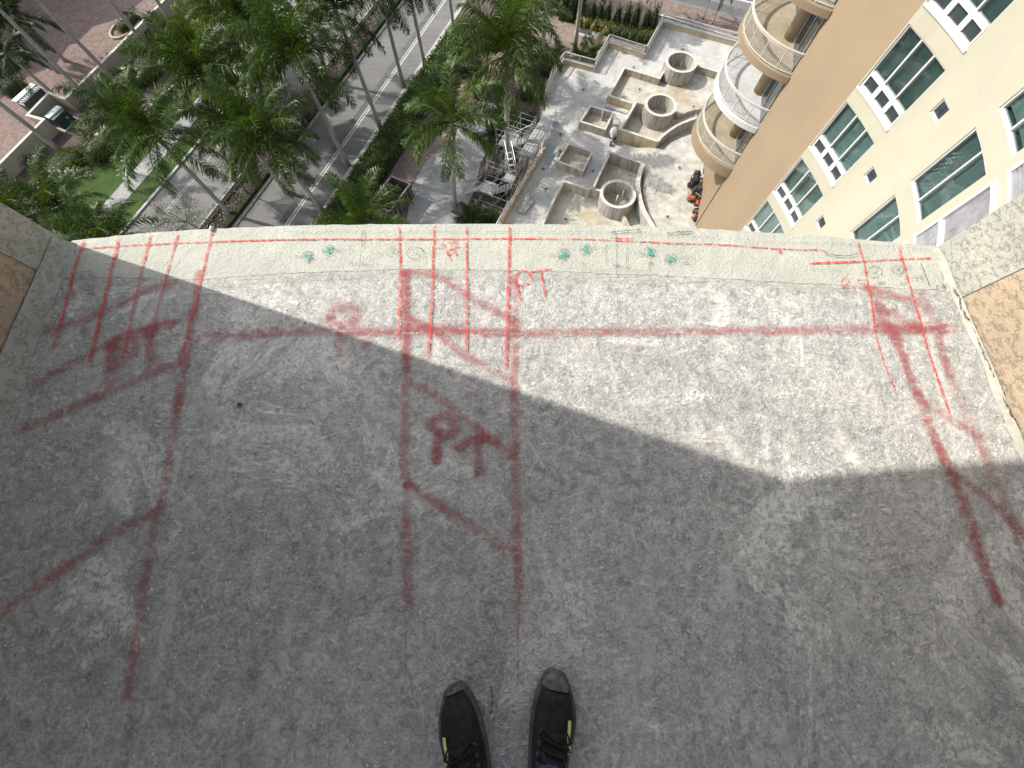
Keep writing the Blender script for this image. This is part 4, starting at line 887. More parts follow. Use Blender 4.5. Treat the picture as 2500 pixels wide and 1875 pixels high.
q = at(*k4(632,215), G); gr = empty('drain_grate', (q.x,q.y,G+.035), R(155)); tag(gr, 'dark rusty drain grate in a pale concrete pad in the yard', 'drain')
mb = MB(); mb.box((0,0,0),(2.3,1.6,.03)); mb.build('concrete_pad', M['kerb'], gr)
for k in range(10): mb = MB(); mb.box((-.68+k*.15,0,.03),(.1,.9,.03)); mb.build('grate_bar', M['rust'], gr)
# dumpster in the driveway
dc = [at(*k2(*p), G+1.5) for p in ((1262,1195),(1388,1248))]; d = (dc[1]-dc[0]); ang = math.atan2(d.y,d.x)
q = dc[0].lerp(dc[1],.5); e = empty('dumpster', (q.x,q.y,G), ang); tag(e, 'open dark rusty dumpster standing between hedge and driveway', 'dumpster')
w = d.length; Ld = 3.6
for nm, c, s in (('end_wall',(0,-.03,.8),(w,.06,1.5)),('end_wall',(0,-Ld,.8),(w,.06,1.5)),('side_wall',(-w/2+.03,-Ld/2,.8),(.06,Ld-.07,1.5)),('side_wall',(w/2-.03,-Ld/2,.8),(.06,Ld-.07,1.5)),('floor_plate',(0,-Ld/2,.12),(w,Ld,.08))):
    mb = MB(); mb.box(c, s); mb.build(nm, M['rust'], e)
mb = MB()
for s in (-1,1): mb.bar((s*w/2,0,1.6),(s*w/2,-Ld,1.6),.1)
mb.bar((-w/2+.06,0,1.6),(w/2-.06,0,1.6),.1); mb.bar((-w/2+.06,-Ld,1.6),(w/2-.06,-Ld,1.6),.1)
for s in (-1,1):
    for k in range(6): mb.box((s*(w/2+.04),-.3-k*.6,.8),(.07,.08,1.4))
mb.build('rim', M['steel'], e)
# unseen block added to shade the court; its outline follows the shade edge
nb = empty('shade_casting_block', (-84,64,G)); tag(nb, 'unseen stepped block added to shade the court, outside the picture', 'building')
HB = 15.0; sh = Vector((math.cos(R(SUN_AZ)), math.sin(R(SUN_AZ))))*HB/math.tan(R(SUN_EL))
ed = [at(*k1(*p), G).xy-sh for p in ((1150,-150),(900,70),(760,150),(640,180),(520,300),(470,310),(390,440),(200,520),(60,640),(-150,800))]
far_ = [p+Vector((-16,6)) for p in ed[::-1]]
mb = MB(); mb.prism(ed+far_, G, G+HB-.3); kid(mb.build('wall', M['boundary']), nb)
mb = MB(); mb.prism([p+Vector((.0,0)) for p in ed]+[p-Vector((.5,0)) for p in far_], G+HB-.299, G+HB); kid(mb.build('roof', M['pavers2']), nb)
# ================================================================ PODIUM DECK
Z = DECK
def d4(*p): return at(*k4(*p), Z).xy
def d5(*p): return at(*k5(*p), Z).xy
def d6(*p): return at(*k6(*p), Z).xy
def d7(*p): return at(*k7(*p), Z).xy
pl_back = [d4(*p) for p in ((490,437),(690,490),(785,320),(1030,400),(1150,180),(1690,330))]
pl_left = [d4(490,437), d4(412,545), d4(365,690)]          # left parapet with rail
low = [d7(795,850), d7(700,1000), d7(560,1240), d7(425,1470), d7(330,1640)]
extd = (low[-1]-low[-2]).normalized(); low.append(low[-1]+extd*9)
back_ext = pl_back[-1]+(pl_back[-1]-pl_back[-2]).normalized()*9
gap0 = d7(740,470); gap1 = d7(800,840)
outline = [back_ext]+pl_back[::-1]+pl_left[1:]+[gap0, gap1]+low+[Vector((18,low[-1].y)), Vector((24,back_ext.y))]
deck = sheet('podium_deck', outline, Z, M['deck'], 'pale concrete podium deck with planters, under repair', th=.3)
mb = MB(); op = [p for p in outline]
ins = [p for p in op]
mb.prism([(p.x,p.y) for p in ins], G, Z-.301); pw = empty('podium', (5,35,G)); tag(pw, 'pale yellow podium carrying the deck', 'building'); kid(mb.build('podium_wall', M['yellow_wall']), pw)
# parapet with white railing
def railing(label, pts, z, h, mat, step=.115, group='white railings on the podium parapet', post=1.8):
    e = empty('railing', (pts[0].x,pts[0].y,z)); tag(e, label, 'railing', group); off = Vector((pts[0].x,pts[0].y,0))
    t = MB(); b = MB(); ba = MB()
    for a, c in zip(pts, pts[1:]):
        A = Vector((a.x,a.y,0))-off; C = Vector((c.x,c.y,0))-off; L = (C-A).length; n = max(1,int(L/step))
        t.bar(A+Vector((0,0,h)), C+Vector((0,0,h)), .075, .055); b.bar(A+Vector((0,0,.07)), C+Vector((0,0,.07)), .05)
        for k in range(n): p = A.lerp(C,(k+.5)/n); ba.box((p.x,p.y,(h+.07)/2),(.022,.022,h-.12))
        m = max(1,round(L/post))
        for k in range(m+1):
            p = A.lerp(C,k/m); q = MB(); q.box((p.x,p.y,h/2),(.06,.06,h-.03)); q.build('post', mat, e)
    t.build('top_rail', mat, e); b.build('bottom_rail', mat, e); o = ba.build('balusters', mat, e); o['kind'] = 'stuff'
    return e
pp = empty('parapet', (pl_back[0].x,pl_back[0].y,Z)); tag(pp, 'low pale yellow parapet wall along the far edge of the deck', 'wall')
def off_line(pts, d):
    out = []; n = len(pts)
    for i in range(n):
        d1 = (pts[i]-pts[max(i-1,0)]) if i else (pts[1]-pts[0]); d2 = (pts[min(i+1,n-1)]-pts[i]) if i < n-1 else d1
        a = Vector((-d1.y,d1.x)).normalized(); b = Vector((-d2.y,d2.x)).normalized(); m = (a+b).normalized(); out.append(pts[i]+m*d/max(.35,m.dot(a)))
    return out
line = pl_left[::-1]+pl_back[1:-1]+[back_ext]
cl = off_line(line, .1)
mb = MB(); wallpath(mb, cl, .2, Z-.05, Z+.44); kid(mb.build('wall_face', M['yellow_wall']), pp)
mb = MB(); wallpath(mb, cl, .25, Z+.441, Z+.50); kid(mb.build('coping', M['topping']), pp)
RL = ('white railing running along the left edge of the deck','white railing at the left corner of the deck, before the low palms','white railing of the first return, going away from the balcony','white railing above the croton bushes','white railing of the second return up to the far corner','long white railing along the far pink paver road')
segs = [cl[0:3], cl[2:4], cl[3:5], cl[4:6], cl[5:7], cl[6:8]]
for lb, sg in zip(RL, segs):
    if len(sg) > 1: railing(lb, sg, Z+.50, .58, M['white'])
# low stripped wall at the lower left
lwl = empty('low_wall', (low[0].x,low[0].y,Z)); tag(lwl, 'low stripped brown wall with rubble on top along the left deck edge', 'wall')
ll = off_line(low, -.14)
mb = MB(); wallpath(mb, ll, .30, Z-.3, [Z+.72,Z+.74,Z+.70,Z+.66,Z+.62,Z+.62]); kid(mb.build('wall_face', M['brown_wall']), lwl)
mb = MB(); wallpath(mb, ll[:4], .36, [Z+.722,Z+.742,Z+.702,Z+.662], [Z+.80,Z+.81,Z+.76,Z+.70]); kid(mb.build('broken_top', M['planter']), lwl)
rq = random.Random(5)
mb = MB()
for k in range(90):
    t = rq.random()*2.6; i = int(t); p = ll[i].lerp(ll[i+1], t-i); mb.box((p.x+rq.uniform(-.14,.14),p.y+rq.uniform(-.14,.14),Z+.80), [rq.uniform(.05,.18) for _ in range(3)], rot=Euler((rq.random(),rq.random(),rq.random()*3)).to_matrix())
o = kid(mb.build('rubble', M['topping']), lwl); o['kind'] = 'stuff'
railing('short white railing at the lower end of the stripped wall', [ll[3]-Vector((.05,0)), ll[4], ll[5]], Z+.72, .45, M['white'])
# yellow wall stub by the boardwalk
# ---- planters
def planter(label, loops, th, zt, floor_poly=None, zf=None, mat='planter', z0=None, outer='planter_yellow', smooth=False):
    p0 = (loops[0][0] if isinstance(loops[0], tuple) else loops[0])[0]; e = empty('planter', (p0.x,p0.y,Z)); tag(e, label, 'planter', 'concrete planters on the deck')
    for pts, closed in [(l, False) if not isinstance(l, tuple) else l for l in loops]:
        mb = MB(); wallpath(mb, pts, th, Z-.02 if z0 is None else z0, zt-.05, closed); kid(mb.build('planter_wall', M[mat]), e)
        mb = MB(); wallpath(mb, pts, th+.012, zt-.05+.001, zt, closed); kid(mb.build('wall_top', M['topping']), e)
    if floor_poly:
        mb = MB(); n = len(floor_poly); A = sum(floor_poly[i].x*floor_poly[(i+1)%n].y-floor_poly[(i+1)%n].x*floor_poly[i].y for i in range(n)); fp = floor_poly if A > 0 else floor_poly[::-1]
        mb.add([(p.x,p.y,zf) for p in fp], [tuple(range(n))]); kid(mb.build('planter_floor', M['planter_floor']), e)
    return e
def t5(z, *pts): return [at(*k5(*p), z).xy for p in pts]
def t6(z, *pts): return [at(*k6(*p), z).xy for p in pts]
def skin(e, a, b, z0, z1, off, mat, name):      # painted outer face, 4 mm proud
    d = (b-a).normalized(); n = Vector((-d.y,d.x))*off; p = a+n; q = b+n; mb = MB()
    mb.prism([p, q, q+n.normalized()*.012, p+n.normalized()*.012], z0, z1); kid(mb.build(name, M[mat]), e)
# rear planter (cylinder 1 stands in it)
z1 = Z+.72
r1 = t5(z1, (1240,948),(922,842),(1130,468),(1605,612),(1672,500))
p1f = t5(Z+.12, (1240,1040),(905,930),(1110,560),(1580,712),(1660,735),(1850,560),(2110,545),(2500,680),(2400,930),(2000,1045),(1860,1105),(1600,1100),(1300,980))
e = planter('rear L shaped planter with stained walls around the far round tank', [r1], .19, z1, p1f, Z+.12)
skin(e, r1[1], r1[0], Z-.01, z1-.06, -.105, 'planter_yellow', 'painted_face')
r1b = t5(z1, (2085,430),(2200,465),(2600,590)); mb = MB(); wallpath(mb, r1b, .19, Z, z1-.02); kid(mb.build('planter_wall', M['planter']), e)
mb = MB(); wallpath(mb, r1b, .2, z1-.019, z1); kid(mb.build('wall_top', M['topping']), e)
mb = MB()  # curved front lip of the rear planter floor
lip = t5(Z+.45, (1835,1075),(1870,1105),(1990,1055),(2110,1025),(2240,1000),(2500,960)); lip = [p.xy for p in smooth_line([(p.x,p.y,0) for p in lip],5)]
wallpath(mb, lip, .22, Z-.02, Z+.45); kid(mb.build('planter_wall', M['planter']), e)
# low ledge with twin channels in front of it
le = t5(Z+.03, (890,955),(1195,1060),(1165,1095),(868,1000)); sheet('ledge', le, Z+.10, M['topping'], 'low pale ledge with two channels at the foot of the rear planter', th=.12)
for k in (0,1):
    a, b = t5(Z+.1, (885,982+k*16),(1172,1078+k*16)); mb = MB(); mb.bar((a.x,a.y,Z+.115),(b.x,b.y,Z+.115),.07,.05)
    o = mb.build('channel_strip', M['white']); tag(o, 'white metal channel strip lying along the low ledge, '+('upper' if k == 0 else 'lower')+' one', 'channel', 'channel strips on the ledge')
# planter 2 around the middle cylinder
z2 = Z+1.17
p2 = t5(z2, (1292,930),(1075,1295),(1582,1462)); p2c = t5(z2, (1582,1462),(1640,1395),(1720,1330),(1850,1245),(1990,1185),(2130,1140),(2300,1105))
p2c = [p.xy for p in smooth_line([(p.x,p.y,0) for p in p2c],5)]
p2f = t5(Z+.03, (1270,1060),(1100,1400),(1560,1540),(1700,1440),(1900,1330),(2100,1240),(2300,1200),(2250,1080),(1850,1200),(1400,1060))
e = planter('middle planter with yellow painted front around the middle round tank', [p2, p2c], .2, z2, p2f, Z+.03)
skin(e, p2[1], p2[2], Z-.01, z2-.06, -.111, 'planter_yellow', 'painted_face')
pb = t5(z2, (1292,930),(1400,962)); mb = MB(); wallpath(mb, pb, .19, Z, z2-.001); kid(mb.build('planter_wall', M['planter']), e)
# square boxes
bA = t5(Z+.72, (535,1192),(672,985),(978,1072),(872,1300))
e = planter('square planter box on the sunlit side, right of the palm shadow', [(bA,True)], .17, Z+.72, t5(Z+.05,(560,1260),(690,1060),(960,1150),(860,1370)), Z+.05)
bB = t6(Z+.72, (560,512),(710,275),(1030,385),(905,640))
e = planter('square planter box standing in the palm shade', [(bB,True)], .17, Z+.72, t6(Z+.05,(560,600),(710,370),(1010,470),(900,700)), Z+.05)
# near planters P3, P4
z3 = Z+1.12
p3 = t6(z3, (1045,870),(1150,640),(1250,440),(1255,385),(1715,545))
p3c = t6(z3, (1715,545),(1665,690),(1645,830),(1665,980),(1700,1120),(1770,1270),(1880,1450),(1990,1600))
p3c = [p.xy for p in smooth_line([(p.x,p.y,0) for p in p3c],5)]
p3f = t6(Z+.04, (1030,920),(1210,560),(1700,720),(1640,900),(1680,1150),(1850,1470),(2000,1700),(200,1700),(300,1400),(640,930))
e = planter('near planter with stained back wall and wide curved rim around the nearest round tank', [p3], .17, z3, p3f, Z+.04)
mb = MB(); wallpath(mb, p3c, .36, Z, z3-.03); kid(mb.build('curved_wall', M['cyl'], None), e)
mb = MB(); wallpath(mb, p3c, .38, z3-.029, z3+.01); kid(mb.build('wall_top', M['topping'], None), e)
z4 = Z+.95
p4 = t6(z4, (1140,915),(1015,868),(985,895),(652,785),(545,955),(350,1380),(250,1600))
e2 = planter('left planter with pale rim, cut off by the balcony edge', [p4], .17, z4)
wd = t6(Z+.9, (1455,1215),(1560,1440),(1600,1520)); mb = MB(); wallpath(mb, wd, .17, Z, Z+.75); kid(mb.build('divider_wall', M['planter']), e)
# ---- round tanks
def tank(label, ctr, R0, z0, zt):
    e = empty('round_tank', (ctr.x,ctr.y,z0)); tag(e, label, 'concrete tank', 'round concrete tanks on the deck')
    mb = MB(); mb.ring((0,0), R0-.22, R0, 0, zt-z0-.05, 56); mb.build('tank_wall', M['cyl'], e, False)
    mb = MB(); mb.ring((0,0), R0-.24, R0+.02, zt-z0-.049, zt-z0, 56); mb.build('rim', M['topping'], e)
    mb = MB(); mb.disc((0,0), R0-.21, .06, 40); mb.build('tank_floor', M['planter_floor'], e)
    o = MB()
    for k in range(44):      # board marks: shallow fins round the outside
        a = 2*math.pi*k/44; o.box(((R0+.004)*math.cos(a),(R0+.004)*math.sin(a),(zt-z0)*.47), (.03,.05,(zt-z0)*.92), a)
    o.build('board_marks', M['cyl'], e); return e
def ctr(pts, z): q = [at(*p, z).xy for p in pts]; return sum(q, Vector((0,0)))/len(q), q
zt = Z+1.42
for lb, pts, z0, ztt in (('farthest round board marked tank, in the rear planter',(k5(1692,385),k5(2122,385),k5(1905,250),k5(1885,535)),Z+.12,Z+1.42),
    ('middle round tank with stained inside, in the yellow fronted planter',(k5(1415,965),k5(1838,975),k5(1630,815),k5(1610,1130)),Z+.03,Z+1.42),
    ('nearest round tank with thick white rim and pipes inside',(k6(1140,960),k6(1615,955),k6(1385,762),k6(1370,1150)),Z+.04,Z+1.42)):
    c, q = ctr(pts, ztt); R0 = sum((p-c).length for p in q)/4; print('tank', lb[:10], c, [round((p-c).length,2) for p in q])
    tank(lb, c, R0, z0, ztt)
def pipe(label, p, h, r=.035, z0=None, parts=None, tilt=(0,0)):
    z0 = Z+.05 if z0 is None else z0; q = at(*p, z0); mb = MB(); mb.tube([(0,0,0),(tilt[0],tilt[1],h)], r, 8); mb.tube([(0,0,0),(0,0,.1)], r*1.8, 8)
    tag(mb.build('riser_pipe', M['pipe'], None, True, 0, (q.x,q.y,z0)), label, 'pipe', 'riser pipes in the planters')
pipe('white riser pipe in the farthest tank', k5(1870,495), .75, .03); pipe('white riser pipe in the middle tank, left', k5(1490,1040), .5, .03); pipe('thin riser pipe in the middle tank, right', k5(1715,1090), .55, .03)
pipe('thick white riser pipe in the nearest tank', k6(1340,1090), .95, .055); pipe('second thick riser pipe in the nearest tank, farther back', k6(1415,1030), .95, .055)
pipe('thin bent pipe in the nearest tank', k6(1385,920), .5, .02, None, None, (-.2,.1))
pipe('pipe standing in the sunlit square box', k5(815,1180), .95, .05); pipe('thin rod in the shaded square box', k6(865,365), .75, .02)
pipe('grey riser pipe in the stained back part of the near planter', k6(1370,735), .7, .05); pipe('thin riser pipe left of the grey one in the near planter', k6(1300,740), .6, .025)
pipe('white riser pipe behind the curved planter wall', k5(2065,1180), .6, .04); pipe('short rod on the near planter floor', k6(1030,1410), .5, .02); pipe('bent rod on the near planter floor by the balcony edge', k6(905,1390), .35, .02, None, None, (.4,.2))
a, b = d5(790,1160), d5(890,1200); mb = MB(); mb.bar((a.x,a.y,Z+.12),(b.x,b.y,Z+.12),.1); tag(mb.build('pipe_tee', M['steel']), 'grey pipe tee lying in the sunlit square box', 'pipe')
# ---- drains
DR = (((620,605),'deck','drain in the sunlit left deck beside the palm shadow'),((960,455),'deck','drain behind the rear planter corner'),((1000,605),'pl','drain in the rear planter floor'),((465,910),'deck','drain in the shaded deck by the boardwalk'),((685,1155),'deck','drain between shaded box and near planter'),((1365,720),'pl','rust ringed drain in front of the far tank'),((1290,335),'deck','drain on the rear deck behind the far tank'),((500,1482),'pl','drain in the near left planter floor'),((1270,1135),'pz','drain on the plaza between curved wall and lowest balcony'),((1190,1465),'pz','drain on the plaza nearest the balcony edge'),((368,1275),'deck','small drain beside the near left planter'),((350,1140),'deck','small dark drain near the stripped wall'))
for (x,y), lv, lb in DR:
    z = {'deck':Z,'pl':Z+.13 if y < 800 else Z+.05,'pz':PLAZA}[lv]; q = at(*k4(x,y), z); e = empty('floor_drain', (q.x,q.y,z)); tag(e, lb, 'drain', 'floor drains of the podium')
    mb = MB(); mb.ring((0,0), .13, .24, .002, .03, 20); mb.build('drain_ring', M['kerb'], e); mb = MB(); mb.disc((0,0), .13, .012, 16); mb.build('drain_hole', M['rust'], e)
# ---- plaza (half a metre higher) and its steps
pz = [at(*k6(*p), PLAZA).xy for p in ((1640,335),(1900,335),(1985,350),(2090,268),(2240,195),(2460,120),(2760,40))]
pz += [Vector((24,30)), Vector((24,low[-1].y)), at(*k6(2000,1620), PLAZA).xy]+[at(*k6(*p), PLAZA).xy for p in ((1875,1445),(1790,1240),(1735,1050),(1712,880),(1735,700),(1740,545),(1500,455))]
sheet('plaza_paving', pz, PLAZA, M['plaza'], 'blotchy pale concrete plaza one flight above the deck', th=.6)
s0 = at(*k6(1500,455), PLAZA).xy; s1 = at(*k6(1640,335), PLAZA).xy; dd = (s1-s0).normalized(); nn = Vector((-dd.y,dd.x))
if nn.x > 0: nn = -nn
e = empty('steps', (s0.x,s0.y,Z)); tag(e, 'short flight of pale steps from the deck up to the plaza', 'steps')
for k in range(4):
    zt_ = PLAZA-(k+1)*.11; a = s0+nn*(.34*k); b = s1+nn*(.34*k); mb = MB(); mb.prism([a,b,b+nn*.34,a+nn*.34], Z-.01, zt_); kid(mb.build('step', M['topping']), e)
# handrail on the plaza edge (its shadow falls on the plaza)
h0 = at(*k6(1770,700), PLAZA); h1 = at(*k6(1712,925), PLAZA); e = empty('handrail', tuple(h0)); tag(e, 'thin white handrail on the rim of the curved planter wall', 'handrail')
mb = MB(); v = h1-h0; mb.tube([(0,0,.35),(0,0,.95),v*.5+Vector((0,0,.98)),v+Vector((0,0,.9)),v+Vector((0,0,.3))], .03, 8); mb.build('rail', M['white'], e, True)
mb = MB(); mb.tube([v*.2+Vector((0,0,.02)),v*.2+Vector((0,0,.95))], .025, 6); mb.build('post', M['white'], e)
mb = MB(); mb.tube([v*.8+Vector((0,0,.02)),v*.8+Vector((0,0,.92))], .025, 6); mb.build('post', M['white'], e)
# lines of old edging on the deck
for i, (a, b, lb) in enumerate((((1090,415),(1210,190),'raised grey edging strip on the rear deck, right one'),((1075,410),(1190,185),'raised grey edging strip on the rear deck, left one'),((435,590),(505,520),'thin edging strip on the deck by the left railing'))):
    A_ = d4(*a); B_ = d4(*b); mb = MB(); mb.bar((A_.x,A_.y,Z+.03),(B_.x,B_.y,Z+.03),.09,.07); tag(mb.build('edging_strip', M['kerb']), lb, 'edging')
# plywood, buckets, dolly, rubble sack
pw_ = [d7(*p) for p in ((800,750),(925,785),(838,972),(788,955))]; o = sheet('plywood_sheet', pw_, Z+.03, M['ply'], th=.025); del o['kind']; tag(o, 'weathered blue grey plywood sheet lying between boardwalk and shaded box', 'plywood')
a = d7(522,1450); b = d7(545,1480); c_ = at(*k7(580,1405), Z+.2); e = empty('dolly', (c_.x,c_.y,Z), R(60)); tag(e, 'flat grey dolly with push handle by the stripped wall', 'cart')
mb = MB(); mb.box((0,0,.20),(1.7,.75,.07)); mb.build('platform', M['kerb'], e, bevel=.01)
for x in (-.6,.6):
    for y in (-.28,.28): mb = MB(); mb.tube([(x,y-.03,.09),(x,y+.03,.09)], .085, 12); mb.build('wheel', M['blackrub'], e)
mb = MB(); mb.tube([(-.84,-.3,.2),(-.92,-.3,.85),(-.92,.3,.85),(-.84,.3,.2)], .02, 6); mb.build('push_handle', M['rust'], e)
for (x,y), lb in (((570,1365),'white bucket standing on the dolly'),((600,1318),'dusty bucket at the far end of the dolly')):
    q = at(*k7(x,y+18), Z+.24); e = empty('bucket', (q.x,q.y,Z+.236)); tag(e, lb, 'bucket', 'buckets by the stripped wall')
    mb = MB(); mb.ring((0,0), .14, .16, 0, .38, 20); mb.build('bucket_wall', M['bucket'], e); mb = MB(); mb.disc((0,0), .15, .05, 18); mb.build('bucket_bottom', M['rust'], e)
    mb = MB(); mb.ring((0,0), .158, .18, .34, .38, 20); mb.build('bucket_rim', M['bucket'], e)
    mb = MB(); mb.tube([(.17*math.cos(t),.17*math.sin(t)*.3-.1,.36+.06*math.sin(t)) for t in [math.pi*k/8 for k in range(9)]], .008, 4); mb.build('bucket_handle', M['steel'], e)
def blob(name, mat, c, d, seed, parent=None, rz=0, amp=.12):
    r = random.Random(seed); bm = bmesh.new(); bmesh.ops.create_icosphere(bm, subdivisions=3, radius=1)
    for v in bm.verts:
        n = v.co.copy(); k = 1+amp*math.sin(n.x*4+seed)*math.sin(n.y*5+seed*1.7)+amp*.6*math.sin(n.z*7+n.x*6+seed)
        v.co = Vector((n.x*d[0]*k, n.y*d[1]*k, max(n.z,-.75)*d[2]*k))
    me = bpy.data.meshes.new(name); bm.to_mesh(me); bm.free(); me.polygons.foreach_set('use_smooth', [True]*len(me.polygons)); me.materials.append(mat)
    o = bpy.data.objects.new(name, me); o.location = c; o.rotation_euler.z = rz; return link(o, parent)
q = at(*k5(985,1370), Z+.45); e = empty('wheelbarrow', (q.x,q.y,Z), R(70)); tag(e, 'dark wheelbarrow parked between square box and yellow fronted planter', 'wheelbarrow')
mb = MB(); mb.add([(-.65,-.33,.6),(.65,-.38,.6),(.65,.38,.6),(-.65,.33,.6),(-.4,-.2,.25),(.4,-.22,.25),(.4,.22,.25),(-.4,.2,.25)], [(4,5,6,7),(0,1,5,4),(1,2,6,5),(2,3,7,6),(3,0,4,7),(3,2,1,0)][:5]); mb.build('tray', M['rust'], e)
mb = MB(); mb.tube([(-.85,-.04,.2),(-.85,.04,.2)], .2, 16); mb.build('wheel', M['blackrub'], e)
for s in (-1,1): mb = MB(); mb.tube([(-.85,s*.08,.2),(-.3,s*.25,.24),(1.15,s*.32,.62)], .022, 6); mb.build('handle', M['steel'], e)
tag(blob('debris_sack', M['bag'], (q.x,q.y,Z+.66), (.62,.40,.34), 3, None, R(70), .14), 'pale dusty debris sack heaped in the wheelbarrow', 'sack')
q0 = t5(Z+.6, (980,1165),(1065,1192),(1050,1250),(975,1230)); o = sheet('slab_bench', q0, Z+.62, M['planter'], th=.12); del o['kind']; tag(o, 'low concrete slab bridging square box and yellow fronted planter', 'slab')
# cast blocks beside shaded box
for i, (x, y, lb) in enumerate(((600,365,'pale concrete block leaning at the back corner of the shaded box'),(560,440,'grey concrete block at the left of the shaded box'),(545,495,'broken white block at the front corner of the shaded box'))):
    q = at(*k6(x,y), Z+.3); mb = MB(); mb.box((0,0,.25),(.45,.4,.5-.08*i)); o = mb.build('concrete_block', M['topping' if i != 1 else 'planter'], None, False, .03, (q.x,q.y,Z)); o.rotation_euler.z = .5*i; tag(o, lb, 'block', 'loose blocks by the shaded box')
# ---- scaffold: boardwalk and stair tower
GA = 'scaffold tubes and decks at the podium edge'
bwk = [at(*k7(*p), Z+.95) for p in ((765,455),(865,480),(645,905),(520,850))]
ux = (bwk[0]-bwk[3]); Lb = ux.length; ux.normalize(); uy = Vector((ux.y,-ux.x,0))
if uy.dot(bwk[2]-bwk[3]) < 0: uy = -uy
O = bwk[3].copy(); WB = (bwk[2]-bwk[3]).dot(uy)
e = empty('scaffold_walkway', (O.x,O.y,Z)); tag(e, 'metal scaffold walkway with guard rails leading onto the deck', 'scaffold')
def L3(s, t, z): v = ux*s+uy*t; return Vector((v.x,v.y,z))
npl = 5
for i in range(npl):
    for j in range(3): mb = MB(); mb.bar(L3(j*Lb/3+.02,(i+.5)*WB/npl,.95), L3((j+1)*Lb/3-.02,(i+.5)*WB/npl,.95), WB/npl-.03, .05); mb.build('plank', M['plank'], e)
for s in range(4):
    for t in (-.06, WB+.06):
        x = s*Lb/3; mb = MB(); mb.tube([L3(x,t,-3.0 if t < 0 else 0), L3(x,t,2.1)], .026, 6); mb.build('standard', M['galv'], e)
    mb = MB(); mb.tube([L3(s*Lb/3,-.06,.88), L3(s*Lb/3,WB+.06,.88)], .024, 6); mb.build('transom', M['galv'], e)
for t in (-.06, WB+.06):
    for z in (.9, 1.45, 1.95): mb = MB(); mb.tube([L3(-.3,t,z), L3(Lb+.2,t,z)], .024, 6); mb.build('guard_rail', M['galv'], e)
    for s in range(3): mb = MB(); mb.tube([L3(s*Lb/3,t,.0), L3((s+1)*Lb/3,t,.9)], .02, 6); mb.build('brace', M['galv'], e)
# steps down from the walkway to the deck
for k in range(4):
    mb = MB(); mb.bar(L3(Lb+.25+.24*k, 0, .75-.2*k), L3(Lb+.25+.24*k, WB, .75-.2*k), .22, .04); mb.build('step_plank', M['plank'], e)
# stair tower
A0 = at(*k7(95,1375), G); uu = Vector((math.cos(R(-25)), math.sin(R(-25)), 0)); vv = Vector((math.cos(R(65.3)), math.sin(R(65.3)), 0))
H = DECK-G+.95
e = empty('scaffold_stair', (A0.x,A0.y,G)); tag(e, 'scaffold stair tower of grey tubes climbing from the garden to the deck', 'scaffold')
def T3(u, v, z): w = uu*u+vv*v; return Vector((w.x,w.y,z))
Ow = O-A0; UO = Ow.x*uu.x+Ow.y*uu.y; VO = Ow.x*vv.x+Ow.y*vv.y; print('walkway start in tower frame', UO, VO)
UG = [0, 1.5, 3.0]; VG = [0, 2.1, 4.2, 6.3]
def tube(a, b, r, nm): m = MB(); m.tube([a, b], r, 6); m.build(nm, M['galv'], e)
top = {0:3.0, 1:3.4, 2:H+1.1, 3:H+1.1}
for u in UG:
    for j, v in enumerate(VG):
        tube(T3(u,v,0), T3(u,v,top[j]), .026, 'standard')
        m = MB(); m.tube([T3(u,v,0), T3(u,v,.05)], .08, 8); m.build('base_plate', M['steel'], e)
for j, v in enumerate(VG):
    for z in (.35, 1.5, 2.6, 3.15, 3.65, 4.2, 4.75, 5.25):
        if z < top[j]: tube(T3(-.12,v,z), T3(3.12,v,z), .023, 'ledger')
for u in UG:
    for (v0, v1, zs) in ((0,4.2,(.35,1.5,2.6,2.95)),(4.2,6.3,(.35,1.5,2.6,3.6,4.6,5.15)),(2.1,4.2,(3.35,))):
        for z in zs: tube(T3(u,v0-.12,z), T3(u,v1+.12,z), .023, 'ledger')
for u in (0, 3.0):
    for k in range(3): tube(T3(u,VG[k],.35), T3(u,VG[k+1],2.6), .02, 'brace')
tube(T3(0,6.3,.35), T3(1.5,6.3,2.6), .02, 'brace'); tube(T3(1.5,0,.35), T3(3.0,0,2.6), .02, 'brace'); tube(T3(0,4.2,2.6), T3(1.5,4.2,4.6), .02, 'brace')
def flight(u0, v0, z0, u1, v1, z1, w):
    a = T3(u0,v0,z0); b = T3(u1,v1,z1); d = b-a; side = Vector((-d.y,d.x,0)).normalized()*w/2
    for s in (-1,1): m = MB(); m.bar(a+side*s, b+side*s, .04, .14); m.build('stringer', M['plank'], e)
    n = max(4, int(abs(z1-z0)/.2))
    for k in range(n): p = a.lerp(b,(k+.5)/n); q = MB(); q.bar(p-side, p+side, .2, .035); q.build('tread', M['plank'], e)
    for s in (-1,1): tube(a+side*s+Vector((0,0,.95)), b+side*s+Vector((0,0,.95)), .02, 'hand_rail')
def landing(u0, u1, v0, v1, z):
    for k in range(4): t = v0+(v1-v0)*(k+.5)/4; q = MB(); q.bar(T3(u0,t,z), T3(u1,t,z), (v1-v0)/4-.03, .05); q.build('plank', M['plank'], e)
landing(.05, 1.45, .1, 1.5, 1.45); flight(-1.7,.55,.1, .0,.55,1.45, .65); flight(1.5,.7,1.45, 3.1,1.1,2.5, .65)
landing(2.0, 3.0, 1.2, 2.1, 2.5); flight(2.6,2.2,2.5, 1.2,4.1,3.1,.6)
landing(.05, 1.45, 4.3, 6.2, 3.1); flight(1.45,4.9,3.1, 3.1,5.3,H, .7); landing(2.9, UO+.2, 4.7, 6.2, H-.01)
